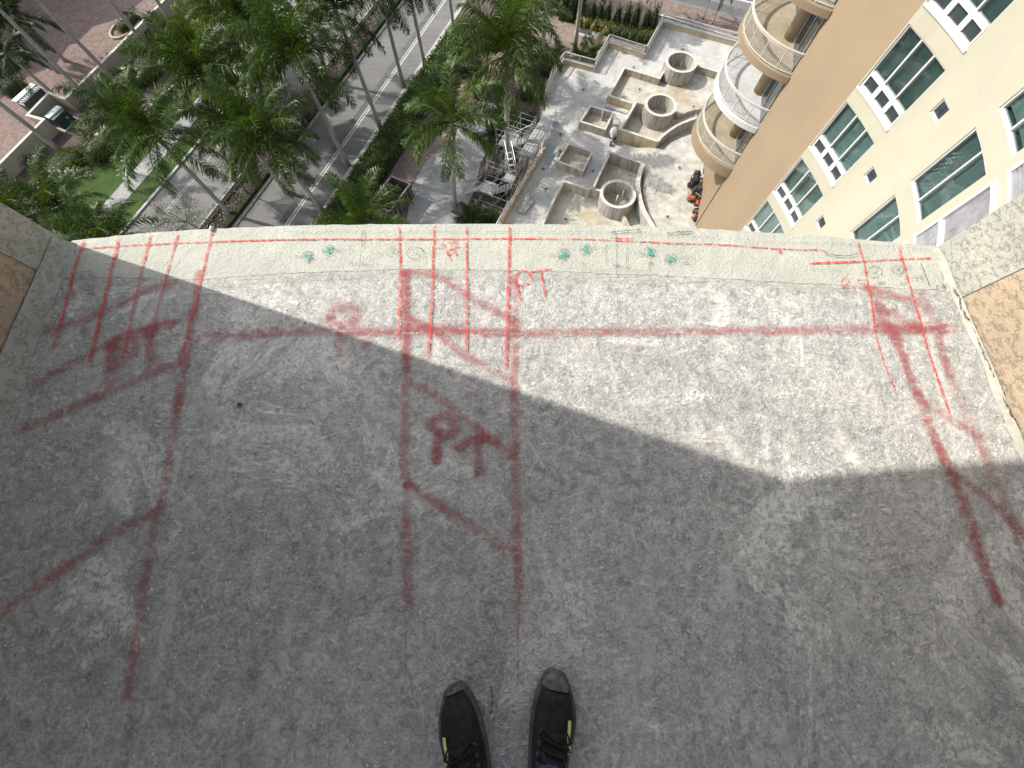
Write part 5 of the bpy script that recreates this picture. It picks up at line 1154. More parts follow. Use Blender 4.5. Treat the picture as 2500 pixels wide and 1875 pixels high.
# equipment by the tower foot
PZ = PLAZA
def pq(x, y, z=.25): q = at(1680+x*.18083, 280+y*.18083, PZ+z); return (q.x,q.y,PZ)
GE = 'work gear piled at the foot of the tower'
def backpack(lb, p, rz, mat, s=1.0, seed=0):
    e = empty('backpack', p, rz); tag(e, lb, 'backpack', GE); blob('pack_body', mat, (0,0,.24*s), (.30*s,.24*s,.32*s), seed, e, 0, .10)
    blob('front_pocket', mat, (0,-.2*s,.2*s), (.2*s,.12*s,.18*s), seed+3, e, 0, .08)
    for k in (-1,1): mb = MB(); mb.tube([(k*.12*s,.14*s,.52*s),(k*.16*s,.30*s,.38*s),(k*.14*s,.24*s,.08*s)], .028*s, 6); mb.build('strap', M['blackrub'], e, True)
for i, (x, y, m, s, lb) in enumerate(((120,800,'black',1.0,'black backpack at the far end of the gear pile'),(90,890,'black',1.35,'big round black backpack in the middle of the pile'),(40,940,'black',1.0,'black backpack at the left side of the pile, nearest the plaza'),(95,1020,'black',.95,'slumped black bag above the orange machine'),(270,920,'plum',1.15,'dark plum coloured bag by the tower wall'),(340,830,'plum',.9,'small plum bag leaning at the wall, farthest back'),(240,1010,'black',1.1,'flat black bag between plum bag and machine'),(160,1030,'blackrub',1.0,'grey black bag in the centre front of the pile'))):
    backpack(lb, pq(x,y), i*1.3, M[m], s, i)
tag(blob('white_cloth', M['bag'], pq(205,830,.2)[:2]+(PZ+.15,), (.3,.2,.16), 8), 'white cloth bundle among the black bags', 'cloth'); tag(blob('white_sack', M['bag'], pq(285,760,.2)[:2]+(PZ+.3,), (.32,.3,.36), 9), 'pale sack at the far end of the gear under the balcony', 'sack')
def machine(lb, p, rz, s=1.0):
    e = empty('pressure_washer', p, rz); tag(e, lb, 'machine', GE)
    mb = MB(); mb.box((0,0,.45*s),(.62*s,.5*s,.32*s)); mb.build('engine_cover', M['orange'], e, bevel=.06*s)
    mb = MB(); mb.box((0,-.05,.66*s),(.3*s,.22*s,.12*s)); mb.build('air_filter', M['blackrub'], e, bevel=.03)
    mb = MB(); mb.box((.05,.02,.24*s),(.55*s,.4*s,.14*s)); mb.build('pump', M['steel'], e, bevel=.03)
    for k in (-1,1): mb = MB(); mb.tube([(-.2*s,k*.34*s,.17*s),(-.2*s,k*.26*s,.17*s)], .17*s, 16); mb.build('wheel', M['blackrub'], e)
    mb = MB(); mb.tube([(.35*s,-.26*s,.12*s),(.45*s,-.26*s,.8*s),(.6*s,-.22*s,1.0*s),(.6*s,.22*s,1.0*s),(.45*s,.26*s,.8*s),(.35*s,.26*s,.12*s)], .025*s, 6); mb.build('push_handle', M['orange'], e, True)
    mb = MB(); mb.tube([(.3*s*math.cos(t),.1+.3*s*math.sin(t),.1+.03*t/6) for t in [k*.5 for k in range(26)]], .022, 5); mb.build('hose', M['blackrub'], e, True)
machine('orange pressure washer with black tank, beside the black bags', pq(45,1120), 2.6, .85); machine('second orange framed machine nearest the tower wall', pq(130,1190), 1.2, .6)
e = empty('concrete_saw', pq(150,1100), .7); tag(e, 'black wheeled machine frame beside the orange washer', 'machine', GE)
mb = MB(); mb.box((0,0,.3),(.6,.45,.3)); mb.build('engine', M['blackrub'], e, bevel=.05); mb = MB(); mb.tube([(-.3,-.25,.1),(-.5,-.25,.8),(-.5,.25,.8),(-.3,.25,.1)],.025,6); mb.build('push_handle', M['steel'], e)
for k in (-1,1): mb = MB(); mb.tube([(0,k*.3,.14),(0,k*.24,.14)], .14, 14); mb.build('wheel', M['blackrub'], e)
e = empty('fuel_can', pq(85,1370), .3); tag(e, 'faded red fuel can at the near end of the gear', 'can', GE); blob('can_body', M['redm'], (0,0,.2), (.24,.18,.24), 4, e, 0, .04); mb = MB(); mb.tube([(-.1,0,.42),(0,0,.5),(.1,0,.42)], .025, 6); mb.build('can_handle', M['redm'], e)
e = empty('hose_coil', pq(120,1300), 0); tag(e, 'coil of red and black hose between the machine and the fuel can', 'hose', GE)
mb = MB(); mb.tube([((.28+.03*math.sin(t*2.3))*math.cos(t),(.28+.03*math.cos(t*1.7))*math.sin(t),.06+.012*t) for t in [k*.4 for k in range(64)]], .03, 6); mb.build('hose', M['blackrub'], e, True)
mb = MB(); mb.tube([(.2*math.cos(t),.2*math.sin(t)-.25,.05+.02*t) for t in [k*.4 for k in range(30)]], .025, 6); mb.build('hose_end', M['redm'], e, True)
backpack('small dark bag at the near end of the gear pile', pq(100,1400), .4, M['black'], .6, 15)
tag(blob('grey_helmet', M['steel'], pq(150,1330,.1)[:2]+(PZ+.12,), (.16,.2,.15), 2, None, .5, .02), 'grey hard hat beside the hose coil', 'helmet')
# ================================================================ TOWER
_cf = np.polyfit([17.85,16.9,16.07,15.27,14.4,13.9,12.43,11.4,10.45,9.9], [15.05,15.26,15.46,15.62,15.70,15.71,15.65,15.47,15.29,15.10], 3)
def fx(y): return float(np.polyval(_cf, y))
def fd(y): return Vector((float(np.polyval(np.polyder(_cf), y)), 1.0)).normalized()
def zD(D): return CAM_H-D
tw = empty('condo_tower', (15.0,22.6,PLAZA)); tag(tw, 'tall cream and tan tower with green windows and round balconies', 'building')
def tk(mb, name, mat, smooth=False, parent=None, bevel=0):
    o = mb.build(name, mat, None, smooth, bevel)
    if parent is None: return kid(o, tw)
    o.parent = parent; return o
ZT = zD(-4); ZB = PLAZA-.4
B0 = Vector((14.98,22.62)); A1 = Vector((fx(17.87),17.87))
mb = MB(); mb.prism([B0, A1, A1+Vector((.4,0)), B0+Vector((.5,.02))], ZB, ZT); tk(mb, 'tan_wall', M['tan'])
# cream wall with openings; columns run along the curved plan
FLOORS = range(-3, 6); FH = 2.973
TRI = (17.80, 15.24); SQ = (14.44, 13.86); DBL = (12.48, 10.42); BAY = (9.96, 7.4)
def openings(y0, y1):
    out = []
    for k in FLOORS:
        if (y0,y1) == TRI: out.append((zD(12.47+FH*k), zD(10.16+FH*k)))
        if (y0,y1) == SQ: out.append((zD(11.10+FH*k), zD(10.58+FH*k)))
        if (y0,y1) == DBL: out.append((zD(12.46+FH*k), zD(10.14+FH*k)))
        if (y0,y1) == BAY: out.append((zD(12.56+FH*k), zD(9.84+FH*k)))
    return out
cols = [(17.866,TRI[0]),TRI,(TRI[1],SQ[0]),SQ,(SQ[1],DBL[0]),DBL,(DBL[1],BAY[0]),BAY,(BAY[1],3.5)]
def seg(y0, y1, n): return [y0+(y1-y0)*i/n for i in range(n+1)]
cw = MB(); RD = .16
def off(y, d): t = fd(y); nrm = Vector((t.y,-t.x)); return Vector((fx(y),y))+nrm*d       # d > 0 : into the building (+x)
for (y0,y1) in cols:
    op = sorted([o for o in openings(y0,y1) if o[0] > ZB and o[1] < ZT]) if (y0,y1) in (TRI,SQ,DBL,BAY) else []
    zs = [ZB]+[z for o in op for z in o]+[ZT]; ys = seg(y0, y1, max(1,int(abs(y1-y0)/.45)))
    for a, b in zip(ys, ys[1:]):
        p = off(a,0); q = off(b,0)
        for i in range(0, len(zs), 2): cw.add([(p.x,p.y,zs[i]),(q.x,q.y,zs[i]),(q.x,q.y,zs[i+1]),(p.x,p.y,zs[i+1])], [(3,2,1,0)])
    for z0, z1 in op:
        rv = MB()
        for a, b in zip(ys, ys[1:]):
            p = off(a,0); q = off(b,0); pi = off(a,RD); qi = off(b,RD)
            rv.add([(p.x,p.y,z0),(q.x,q.y,z0),(qi.x,qi.y,z0),(pi.x,pi.y,z0)], [(0,1,2,3)]); rv.add([(p.x,p.y,z1),(q.x,q.y,z1),(qi.x,qi.y,z1),(pi.x,pi.y,z1)], [(3,2,1,0)])
        for y in (y0,y1):
            p = off(y,0); pi = off(y,RD); rv.add([(p.x,p.y,z0),(pi.x,pi.y,z0),(pi.x,pi.y,z1),(p.x,p.y,z1)], [(0,1,2,3) if y == y0 else (3,2,1,0)])
        tk(rv, 'window_reveal', M['white'])
tk(cw, 'cream_wall', M['cream'])
def pbar(mb, ya, yb, z0, z1, d0, d1, n=None):        # solid following the curve from ya to yb
    ys = seg(ya, yb, n or max(1,int(abs(yb-ya)/.5))); vs = []
    for y in ys:
        a = off(y,d0); b = off(y,d1); vs += [(a.x,a.y,z0),(b.x,b.y,z0),(b.x,b.y,z1),(a.x,a.y,z1)]
    m = len(ys); fs = [(4*i+q, 4*i+4+q, 4*i+4+(q+1)%4, 4*i+(q+1)%4) for i in range(m-1) for q in range(4)]+[(0,1,2,3),(4*m-1,4*m-2,4*m-3,4*m-4)]
    mb.add(vs, fs)
def window(y0, y1, zb, zt, cols_, vent=0, blind='blindm', name='window', lbl=None):
    F = MB(); fw = .055
    pbar(F, y0, y0-fw, zb, zt, .05, .15, 1); pbar(F, y1+fw, y1, zb, zt, .05, .15, 1); pbar(F, y0-fw, y1+fw, zb, zb+fw, .05, .15); pbar(F, y0-fw, y1+fw, zt-fw, zt, .05, .15)
    W_ = (y1-y0)/cols_
    for k in range(1, cols_): y = y0+W_*k; pbar(F, y+.035, y-.035, zb+fw, zt-fw, .04, .15, 1)
    zv = zb+vent
    if vent:
        pbar(F, y0-fw, y1+fw, zv-.07, zv+.05, .03, .151)
        for k in range(cols_):
            ya = y0+W_*k; yb = ya+W_
            pbar(F, ya-.04, ya-.115, zb+.04, zv-.05, .03, .149, 1); pbar(F, yb+.115, yb+.04, zb+.04, zv-.05, .03, .149, 1); pbar(F, ya-.115, yb+.115, zb+.04, zb+.10, .03, .149, 1); pbar(F, ya-.115, yb+.115, zv-.105, zv-.05, .03, .149, 1)
        pbar(F, y0+.04, y1-.05, zb-.09, zb-.002, -.05, .12)     # sill
    w = tk(F, name, M['white'])
    for k in range(cols_):
        ya = y0+W_*k-.03; yb = ya+W_+.06
        m = MB(); pbar(m, ya, yb, (zv if vent else zb)+.03, zt-.03, .118, .126, 1); tk(m, 'pane', M['glass'], parent=w)
        if vent: m = MB(); pbar(m, ya-.1, yb+.1, zb+.1, zv-.1, .10, .112, 1); tk(m, 'vent_pane', M['darkglass'], parent=w)
    m = MB(); pbar(m, y0, y1, zb, zt, .62, .66); pbar(m, y0+.01, y0-.03, zb, zt, .17, .62, 1); pbar(m, y1+.03, y1-.01, zb, zt, .17, .62, 1); pbar(m, y0, y1, zb-.02, zb+.02, .17, .62); pbar(m, y0, y1, zt-.02, zt+.02, .17, .62); tk(m, 'room_back', M['room'], parent=w)
    if blind == 'blindm':
        m = MB(); n = int((y0-y1)/.125); ztop = zt-.08
        for k in range(n):
            ya = y0-.04-k*.125; p = off(ya,.20); q = off(ya-.118,.33); m.add([(p.x,p.y,zb+.04),(q.x,q.y,zb+.04),(q.x,q.y,ztop),(p.x,p.y,ztop)], [(3,2,1,0)])
        o = tk(m, 'vertical_blind', M['blindm'], parent=w); o['kind'] = 'stuff'
    elif blind == 'curtain':
        m = MB(); vs = []; n = 60
        for k in range(n+1):
            y = y0-.04+(y1-y0+.08)*k/n; d = .30+.05*math.sin(k*1.1)+.03*math.sin(k*2.7); a = off(y,d); b = off(y,d+.08*math.sin(k*.3)); vs += [(b.x,b.y,zb+.05),(a.x,a.y,zt-.08)]
        m.add(vs, [(2*i,2*i+2,2*i+3,2*i+1) for i in range(n)]); tk(m, 'curtain', M['curtain'], True, parent=w)
    elif blind == 'half':
        m = MB(); pbar(m, y0-.03, y1+.03, zb+.12, zt-.06, .23, .24); tk(m, 'roller_shade', M['curtain'], parent=w)
    return w
for k in FLOORS:
    if ZB < zD(12.5+FH*k) and zD(10.1+FH*k) < ZT:
        window(TRI[0]-.005, TRI[1]+.005, zD(12.465+FH*k), zD(10.165+FH*k), 3, .60, {0:'blindm',1:'half',2:'curtain',3:'half'}.get(k,'blindm'))
        window(DBL[0]-.005, DBL[1]+.005, zD(12.455+FH*k), zD(10.145+FH*k), 2, 0, {0:'blindm',1:'half',-1:'half'}.get(k,'curtain'), 'window')
        # small square window with a cross
        z0 = zD(11.095+FH*k); z1 = zD(10.585+FH*k); F = MB()
        for a, b, c, d in ((SQ[0],SQ[0]-.05,z0,z1),(SQ[1]+.05,SQ[1],z0,z1),(SQ[0]-.05,SQ[1]+.05,z0,z0+.05),(SQ[0]-.05,SQ[1]+.05,z1-.05,z1)): pbar(F, a, b, c, d, .05, .14, 1)
        w = tk(F, 'small_window', M['white']); m = MB(); pbar(m, SQ[0]-.02, SQ[1]+.02, z0+.02, z1-.02, .10, .11, 1); tk(m, 'pane', M['screen' if k > 3 else 'darkglass'], parent=w)
        m = MB(); yc = (SQ[0]+SQ[1])/2; pbar(m, yc+.015, yc-.015, z0+.05, z1-.05, .085, .099, 1); zc = (z0+z1)/2; pbar(m, SQ[0]-.05, yc+.015, zc-.015, zc+.015, .085, .099, 1); pbar(m, yc-.015, SQ[1]+.05, zc-.015, zc+.015, .085, .099, 1); tk(m, 'glazing_bars', M['blackrub'], parent=w)
        # service bay: screen above, louvres below
        z0 = zD(12.555+FH*k); z1 = zD(9.845+FH*k); y0, y1 = BAY; F = MB(); zm = z0+.98
        pbar(F, y0, y0-.13, z0, z1, -.04, .15, 1); pbar(F, y1+.13, y1, z0, z1, -.04, .15, 1); pbar(F, y0-.13, y1+.13, z0, z0+.09, -.04, .15); pbar(F, y0-.13, y1+.13, z1-.16, z1, -.06, .15); pbar(F, y0-.13, y1+.13, zm-.05, zm+.07, -.03, .15)
        w = tk(F, 'service_bay', M['white'])
        m = MB(); pbar(m, y0-.1, y1+.1, zm+.05, z1-.14, .08, .10); tk(m, 'pane' if k < 0 else 'screen_panel', M['glass'] if k < 0 else M['screen'], parent=w)
        m = MB(); pbar(m, y0-.1, y1+.1, z0, zm, .155, .17); tk(m, 'bay_back', M['blackrub'], parent=w)
        for q in range(7):
            m = MB(); zq = z0+.13+q*.115; ys = seg(y0-.13, y1+.13, 5); vs = []
            for y in ys: a = off(y,0); b = off(y,.11); vs += [(a.x,a.y,zq),(b.x,b.y,zq+.07),(b.x,b.y,zq+.085),(a.x,a.y,zq+.015)]
            m.add(vs, [(4*i+c, 4*i+4+c, 4*i+4+(c+1)%4, 4*i+(c+1)%4) for i in range(5) for c in range(4)]); tk(m, 'louvre_slat', M['screen'], parent=w)
# thin control joints
for k in FLOORS:
    zj = zD(12.62+FH*k)
    if zj > ZB:
        m = MB(); pbar(m, DBL[1]-.02, BAY[0]+.02, zj, zj+.012, -.004, .01); pbar(m, TRI[1]-.03, DBL[0]+.03, zj-.003, zj+.009, -.003, .01); tk(m, 'joint_line', M['kerb'])
# ---- far side: recessed glazed wall and round balconies
W0 = Vector((15.10,22.70)); WD = Vector((.245,.97)).normalized(); WN = Vector((-WD.y,WD.x)); W1 = W0+WD*7.6
mb = MB(); mb.prism([W0+Vector((.02,0)), W1, W1+Vector((9,-1)), Vector((24,17)), Vector((24,9)), Vector((17.2,9)), A1+Vector((1.2,0)), B0+Vector((.52,-.2))], ZB, ZT); tk(mb, 'core_wall', M['tan'])
BC = Vector((16.7,25.85)); BR = 3.74
def arc(rad):          # part of the circle outside the wall line
    pts = []
    for i in range(361):
        a = math.radians(90+i); p = BC+Vector((math.cos(a),math.sin(a)))*rad
        if (p-W0).dot(WN) > .02 and (p-W0).dot(WD) > -1.2: pts.append(p)
    return pts[::4] if pts else pts
LV = ((12.30,12.65,'tanslab','railtan'),(15.28,15.65,'tanslab','railtan'),(18.27,18.64,'whiteslab','white'),(21.30,22.05,'tanslab','railtan'))
for i, (dt, db, ms, mr) in enumerate(LV):
    P = arc(BR); mb = MB(); poly = [W0+WD*.02+WN*-.2]+P[::-1] if (P[0]-W0).dot(WD) > (P[-1]-W0).dot(WD) else None
    base = P if poly is None else P
    a0, a1 = (P[0], P[-1]); lo, hi = (a0,a1) if (a0-W0).dot(WD) < (a1-W0).dot(WD) else (a1,a0)
    Q = P if P[0] is lo else P[::-1]
    poly = Q+[hi-WN*.3, lo-WN*.3]
    mb.prism(poly, zD(db), zD(dt)); bal = tk(mb, 'balcony', [M[ms]])
    mb = MB(); ok = False
    def wp_(rad, z0, z1, th, mat, nm):
        q = arc(rad); q = q if (q[0]-W0).dot(WD) < (q[-1]-W0).dot(WD) else q[::-1]; m = MB(); wallpath(m, q, th, z0, z1); return tk(m, nm, M[mat], parent=bal)
    zt_ = zD(dt)
    wp_(BR+.035, zD(db)+.02, zt_-.03, .07, 'tan' if ms == 'tanslab' else 'white', 'fascia')
    wp_(BR-.06, zt_+1.02, zt_+1.08, .085, mr, 'top_rail'); wp_(BR-.06, zt_+.07, zt_+.115, .05, mr, 'bottom_rail'); wp_(BR-.06, zt_+.93, zt_+.965, .04, mr, 'middle_rail')
    wp_(BR-.62, zt_+.001, zt_+.006, .05, 'kerb', 'floor_joint')
    q = arc(BR-.06); L = [0]
    for a, b in zip(q, q[1:]): L.append(L[-1]+(b-a).length)
    m = MB(); n = int(L[-1]/.11); pm = MB()
    for k in range(n+1):
        s = k*L[-1]/n; j = max(0, min(len(L)-2, int(np.searchsorted(L, s))-1)); p = q[j].lerp(q[j+1], (s-L[j])/max(1e-6,L[j+1]-L[j]))
        if k%10 == 0: g = MB(); g.box((p.x,p.y,zt_+.52),(.05,.05,1.02)); tk(g, 'post', M[mr], parent=bal)
        else: m.box((p.x,p.y,zt_+.52),(.018,.018,.88))
    o = tk(m, 'balusters', M[mr], parent=bal); o['kind'] = 'stuff'
    # end post line at the wall, column, sliding doors
    c = W0+WD*3.05+WN*.12; m = MB(); m.tube([(c.x,c.y,zt_+.001),(c.x,c.y,zt_+2.62)], .47, 28); tk(m, 'column', M['tan'], True, parent=bal)
    for (u0,u1) in ((.25,2.5),(3.6,6.0)):
        a = W0+WD*u0+WN*.03; b = W0+WD*u1+WN*.03; m = MB(); m.bar((a.x,a.y,zt_+1.2),(b.x,b.y,zt_+1.2),.03,2.3); tk(m, 'sliding_door', M['darkglass'], parent=bal)
        m = MB()
        for t in (0,.5,1): p = a.lerp(b,t)+WN*.03; m.box((p.x,p.y,zt_+1.2),(.07,.07,2.36))
        m.bar((a.x,a.y,zt_+2.4),(b.x,b.y,zt_+2.4),.1,.08); m.bar((a.x,a.y,zt_+.05),(b.x,b.y,zt_+.05),.12,.06); tk(m, 'door_frame', M['steel'], parent=bal)
for d in (22.4,): pass
# lower storey face under the last balcony
mb = MB(); mb.prism([B0+Vector((-.02,.1)), B0+Vector((.3,.1)), W1+WN*.1, W1+WN*.02], PLAZA, zD(22.3)); tk(mb, 'base_wall', M['tan'])

# ================================================================ PERSON
pe = empty('person', (0,-.68,0)); tag(pe, 'person in black sneakers with yellow green flashes and dark blue jeans, standing on the balcony', 'person')
def pk(o): return kid(o, pe)
TL = at(1100,1684,.03); TRR = at(1366,1648,.03)
HL = at(1132,1875,.09); HR = at(1344,1875,.09)
ankles = []
def shoe(toe, aim, sgn):
    ax = Vector((aim.x-toe.x, aim.y-toe.y)).normalized(); Ls = .305; rot = math.atan2(-ax.y, -ax.x)
    e = empty('shoe', (0,0,0)); e.location = (toe.x,toe.y,0); e.rotation_euler.z = rot
    e.parent = pe; e.matrix_parent_inverse = Matrix.Translation(-Vector(pe.location))
    # local x: + towards the toe direction; sections run from x = 0 (toe) to -Ls (heel)
    S_ = [(0,.009,.028,-.010),(-.010,.025,.038,-.008),(-.03,.039,.052,-.005),(-.06,.050,.065,-.001),(-.095,.056,.074,.002),(-.13,.055,.082,.003),(-.165,.049,.092,.001),(-.20,.043,.100,.001),(-.24,.040,.098,.002),(-.275,.037,.096,.002),(-.298,.026,.092,.002),(-.305,.010,.085,.002)]
    S_ = [(x,w*.93,h,c) for x,w,h,c in S_]
    m = MB(); vs = []; n = 15
    for (x,w,h,c) in S_:
        for k in range(n):
            a = math.pi*k/(n-1); cs = math.cos(a); sn = math.sin(a)
            vs.append((x, sgn*c+w*math.copysign(abs(cs)**.75,cs), .026+(h-.026)*sn**.8))
    fs = [(i*n+k, i*n+k+1, (i+1)*n+k+1, (i+1)*n+k) for i in range(len(S_)-1) for k in range(n-1)]+[tuple(range(n)), tuple(range(len(S_)*n-1,(len(S_)-1)*n-1,-1))]
    m.add(vs, fs); o = m.build('upper', M['shoe_up'], e, True); sd_ = o.modifiers.new('s','SUBSURF'); sd_.levels = 2; sd_.render_levels = 2
    m = MB(); out = [(x+(.006 if x > -.02 else (-.006 if x < -.28 else 0)), sgn*c+(w+.007)) for x,w,h,c in S_]+[(x+(.006 if x > -.02 else (-.006 if x < -.28 else 0)), sgn*c-(w+.007)) for x,w,h,c in S_[::-1]]
    m.prism(out, .0, .030); o = m.build('sole', M['shoe_sole'], e, bevel=.008)
    # worn toe cap
    m = MB(); vs = []; q = [s for s in S_ if s[0] >= (-.012 if sgn > 0 else -.035)]
    for (x,w,h,c) in q:
        for k in range(n):
            a = math.pi*k/(n-1); cs = math.cos(a); sn = math.sin(a); vs.append((x+.002, sgn*c+(w+.0025)*math.copysign(abs(cs)**.75,cs), .027+(h-.024)*sn**.8))
    m.add(vs, [(i*n+k, i*n+k+1, (i+1)*n+k+1, (i+1)*n+k) for i in range(len(q)-1) for k in range(n-1)]); m.build('toe_cap', M['shoe_cap'], e, True)
    def surf(x, t, lift=.0025):   # t: -1 (inner) .. 1 (outer) across the upper
        xs = [s[0] for s in S_][::-1]; w = np.interp(x, xs, [s[1] for s in S_][::-1]); h = np.interp(x, xs, [s[2] for s in S_][::-1]); c = np.interp(x, xs, [s[3] for s in S_][::-1])
        a = math.pi*(.5-.5*t); cs = math.cos(a); sn = math.sin(a); return Vector((x, sgn*c+(w+lift)*math.copysign(abs(cs)**.75,cs)*sgn, .026+(h-.026+lift)*sn**.8))
    # flash on the outer side
    for (xa, ta, xb, tb) in ((-.078,.36,-.108,.32),(-.108,.32,-.142,.45)):
        m = MB(); vs = []; N = 6
        for k in range(N+1):
            x = xa+(xb-xa)*k/N; t = ta+(tb-ta)*k/N; vs += [surf(x,t-.065,.005), surf(x,t+.065,.005)]
        m.add(vs, [(2*i,2*i+1,2*i+3,2*i+2) for i in range(N)]); m.build('side_flash', M['flash'], e)
    # tongue, laces, eyelets
    m = MB(); vs = []; N = 10
    for k in range(N+1):
        x = -.105-.11*k/N
        for t in (-.26,-.1,.1,.26): vs.append(surf(x, t, .004+.012*(k/N)**2))
    m.add(vs, [(4*i+j,4*i+j+1,4*i+j+5,4*i+j+4) for i in range(N) for j in range(3)]); m.build('tongue', M['black'], e, True)
    for k in range(5):
        x = -.115-.019*k; m = MB(); m.tube([surf(x,-.36,.006), surf(x-.006,-.1,.012), surf(x-.010,.1,.012), surf(x-.016,.36,.006)], .0032, 6); m.build('lace', M['lace'], e, True)
        for t in (-.38,.38): c = surf(x,t,.004); m = MB(); m.tube([c-Vector((0,0,.001)), c+Vector((0,0,.003))], .0055, 8); m.build('eyelet', M['shoe_cap'], e)
    for s in (-1,1): m = MB(); m.tube([surf(-.118,.02*s,.014), surf(-.10,.22*s,.010), surf(-.115,.36*s,.012), surf(-.128,.12*s,.014)], .003, 6); m.build('lace_bow', M['lace'], e, True)
    m = MB(); m.bar(surf(-.205,.08,.018), surf(-.225,.08,.03), .018, .004); m.build('pull_tab', M['flash'], e)
    for s in (1,):
        m = MB(); vs = []
        for k in range(5):
            x = -.16-.03*k/4; vs += [surf(x,s*.8,.004), surf(x,s*.92,.004)]
        m.add(vs, [(2*i,2*i+1,2*i+3,2*i+2) for i in range(4)]); m.build('heel_overlay', M['shoe_cap'], e)
    # collar
    m = MB(); cpt = []
    for k in range(20):
        a = 2*math.pi*k/20; cpt.append(Vector((-.222+.055*math.cos(a), .038*math.sin(a), .100+.006*math.cos(2*a))))
    m.tube(cpt+[cpt[0]], .009, 8, cap=False); m.build('collar', M['black'], e, True)
    p = Vector((toe.x,toe.y,0))+Matrix.Rotation(rot,3,'Z')@Vector((-.205,0,0)); ankles.append(p); return e
k = NB('dark_shoe_mesh').world(); k.col(k.mix(.6, k.ramp(k.noise(40,5,.7), [(.3,(.008,.009,.010)),(.75,(.034,.036,.038))]), k.ramp(k.noise(9,5,.65), [(.35,.5),(.62,1.3),(.75,2.4)]), 'MULTIPLY')).rough(.8,.3); k.bump(k.voro(420), .35, .001); k.bump(k.noise(28,5,.6), .5, .006); M['shoe_up'] = k.m
M['shoe_sole'] = simple('scuffed_dark_sole', (.085,.085,.082), .85, .5, 40, .3, 200, bd=.002); M['shoe_cap'] = simple('scuffed_grey_toe_cap', (.085,.085,.087), .7, .75, 45, .3, 120, bd=.002)
M['flash'] = simple('yellow_green_print', (.62,.64,.24), .6, .12, 60); M['lace'] = simple('black_lace', (.011,.011,.012), .8, .3, 90)
k = NB('dark_blue_denim').world(); w = k.noise(1,3,.6,k.map((300,300,40))); k.col(k.mix(.5, k.ramp(w, [(.3,(.018,.026,.055)),(.7,(.05,.068,.125))]), k.ramp(k.noise(16,4), [(.3,.7),(.7,1.2)]), 'MULTIPLY')).rough(.85,.2); k.bump(w, .4, .001); k.bump(k.noise(11,4), .7, .012); M['denim'] = k.m
M['skin'] = simple('skin', (.42,.26,.19), .55, .08, 20); M['shirt'] = simple('grey_work_shirt', (.16,.17,.18), .85, .15, 14, .5, 18); M['hair'] = simple('dark_brown_hair', (.03,.022,.018), .6, .3, 60, .6, 90)
shoe(TL, HL, 1); shoe(TRR, HR, -1)
def skinfig(name, verts, edges, rad, mats, faces_mat, root):
    me = bpy.data.meshes.new(name); me.from_pydata([tuple(v) for v in verts], edges, []); o = bpy.data.objects.new(name, me); link(o)
    md = o.modifiers.new('skin','SKIN'); md.use_smooth_shade = True
    for i, s in enumerate(me.skin_vertices[0].data): s.radius = rad[i] if isinstance(rad[i], tuple) else (rad[i],rad[i]); s.use_root = (i == root)
    ss = o.modifiers.new('sub','SUBSURF'); ss.levels = 1; ss.render_levels = 1
    dg = bpy.context.evaluated_depsgraph_get(); m2 = bpy.data.meshes.new_from_object(o.evaluated_get(dg)); bpy.data.objects.remove(o)
    for m in mats: m2.materials.append(m)
    for p in m2.polygons: p.material_index = faces_mat(p.center); p.use_smooth = True
    return link(bpy.data.objects.new(name, m2))
aL, aR = ankles; by = (aL.y+aR.y)/2-.02; px = (aL.x+aR.x)/2
V = [(px,by,.96),(px-.10,by+.01,.90),(px-.11,by+.03,.50),(aL.x,aL.y-.005,.15),(px+.10,by+.01,.90),(px+.11,by+.03,.50),(aR.x,aR.y-.005,.15),(px,by-.02,1.12),(px,by-.02,1.32),(px,by,1.46),(px,by+.01,1.54),(px,by+.03,1.66),(px,by+.02,1.76),
     (px-.19,by,1.41),(px-.24,by-.03,1.14),(px-.13,by+.25,1.12),(px-.09,by+.33,1.14),(px+.19,by,1.41),(px+.24,by-.03,1.14),(px+.13,by+.25,1.12),(px+.09,by+.33,1.14),(aL.x,aL.y,.10),(aR.x,aR.y,.10)]
E_ = [(0,1),(1,2),(2,3),(3,21),(0,4),(4,5),(5,6),(6,22),(0,7),(7,8),(8,9),(9,10),(10,11),(11,12),(8,13),(13,14),(14,15),(15,16),(8,17),(17,18),(18,19),(19,20)]
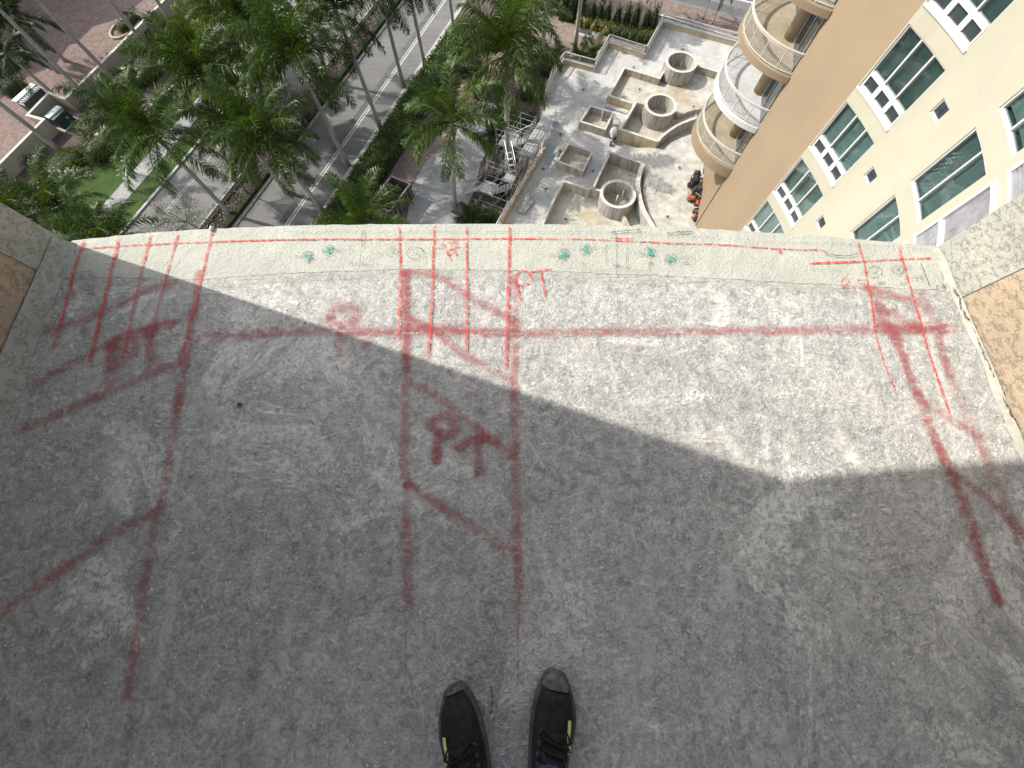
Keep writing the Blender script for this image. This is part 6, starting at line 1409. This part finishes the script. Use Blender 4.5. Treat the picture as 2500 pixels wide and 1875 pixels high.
RA = [(.15,.11),.095,.068,.054,.095,.068,.054,(.145,.105),(.17,.115),.07,.058,(.082,.10),(.07,.085),.06,.045,.034,.03,.06,.045,.034,.03,.052,.052]
def fm(c):
    if c.z < .98 and abs(c.y-by) < .2: return 0
    if c.z > 1.50: return 2
    if c.z > 1.0 and c.y > by+.2: return 2
    return 1
body = skinfig('body', V, E_, RA, [M['denim'],M['shirt'],M['skin']], fm, 0); pk(body)
hd = blob('hair', M['hair'], (px,by+.005,1.745), (.098,.118,.095), 3, None, 0, .03); pk(hd)
for s in (-1,1):
    m = MB(); m.tube([(px+s*.085,by+.02,1.665),(px+s*.096,by+.02,1.67)], [.022,.028], 10); pk(m.build('ear', M['skin'], None, True))
    m = MB(); m.tube([(px+s*.033,by+.117,1.675),(px+s*.033,by+.125,1.675)], [.013,.007], 8); pk(m.build('eye', M['blackrub']))
m = MB(); m.tube([(px,by+.12,1.68),(px,by+.145,1.645),(px,by+.12,1.638)], [.01,.016,.012], 8); pk(m.build('nose', M['skin'], None, True))
m = MB(); m.tube([(px-.025,by+.117,1.61),(px,by+.123,1.607),(px+.025,by+.117,1.61)], .006, 6); pk(m.build('mouth', M['redm'], None, True))
for s in (-1,1):      # hands closing on the phone's edges, five fingers each
    w = Vector((px+s*.09,by+.33,1.14)); m = MB(); m.tube([w, w+Vector((-s*.01,.05,.015)), w+Vector((-s*.015,.095,.03))], [.028,.036,.033], 10)
    for q in range(4): b = w+Vector((-s*.015+s*(.024-.016*q),.09,.03)); l = (.055,.066,.062,.048)[q]; m.tube([b, b+Vector((-s*.012,l*.5,.012)), b+Vector((-s*.022,l*.75,.028))], [.0095,.009,.007], 7)
    b = w+Vector((-s*.035,.04,.02)); m.tube([b, b+Vector((-s*.02,.025,.018)), b+Vector((-s*.026,.05,.026))], [.012,.0105,.008], 7)
    pk(m.build('hand', M['skin'], None, True))
# trouser cuffs over the shoes
for a in ankles:
    m = MB(); m.tube([(a.x,a.y-.01,.112),(a.x,a.y-.012,.16),(a.x,a.y-.015,.24)], [.064,.060,.058], 20, cap=False); pk(m.build('trouser_cuff', M['denim'], None, True))
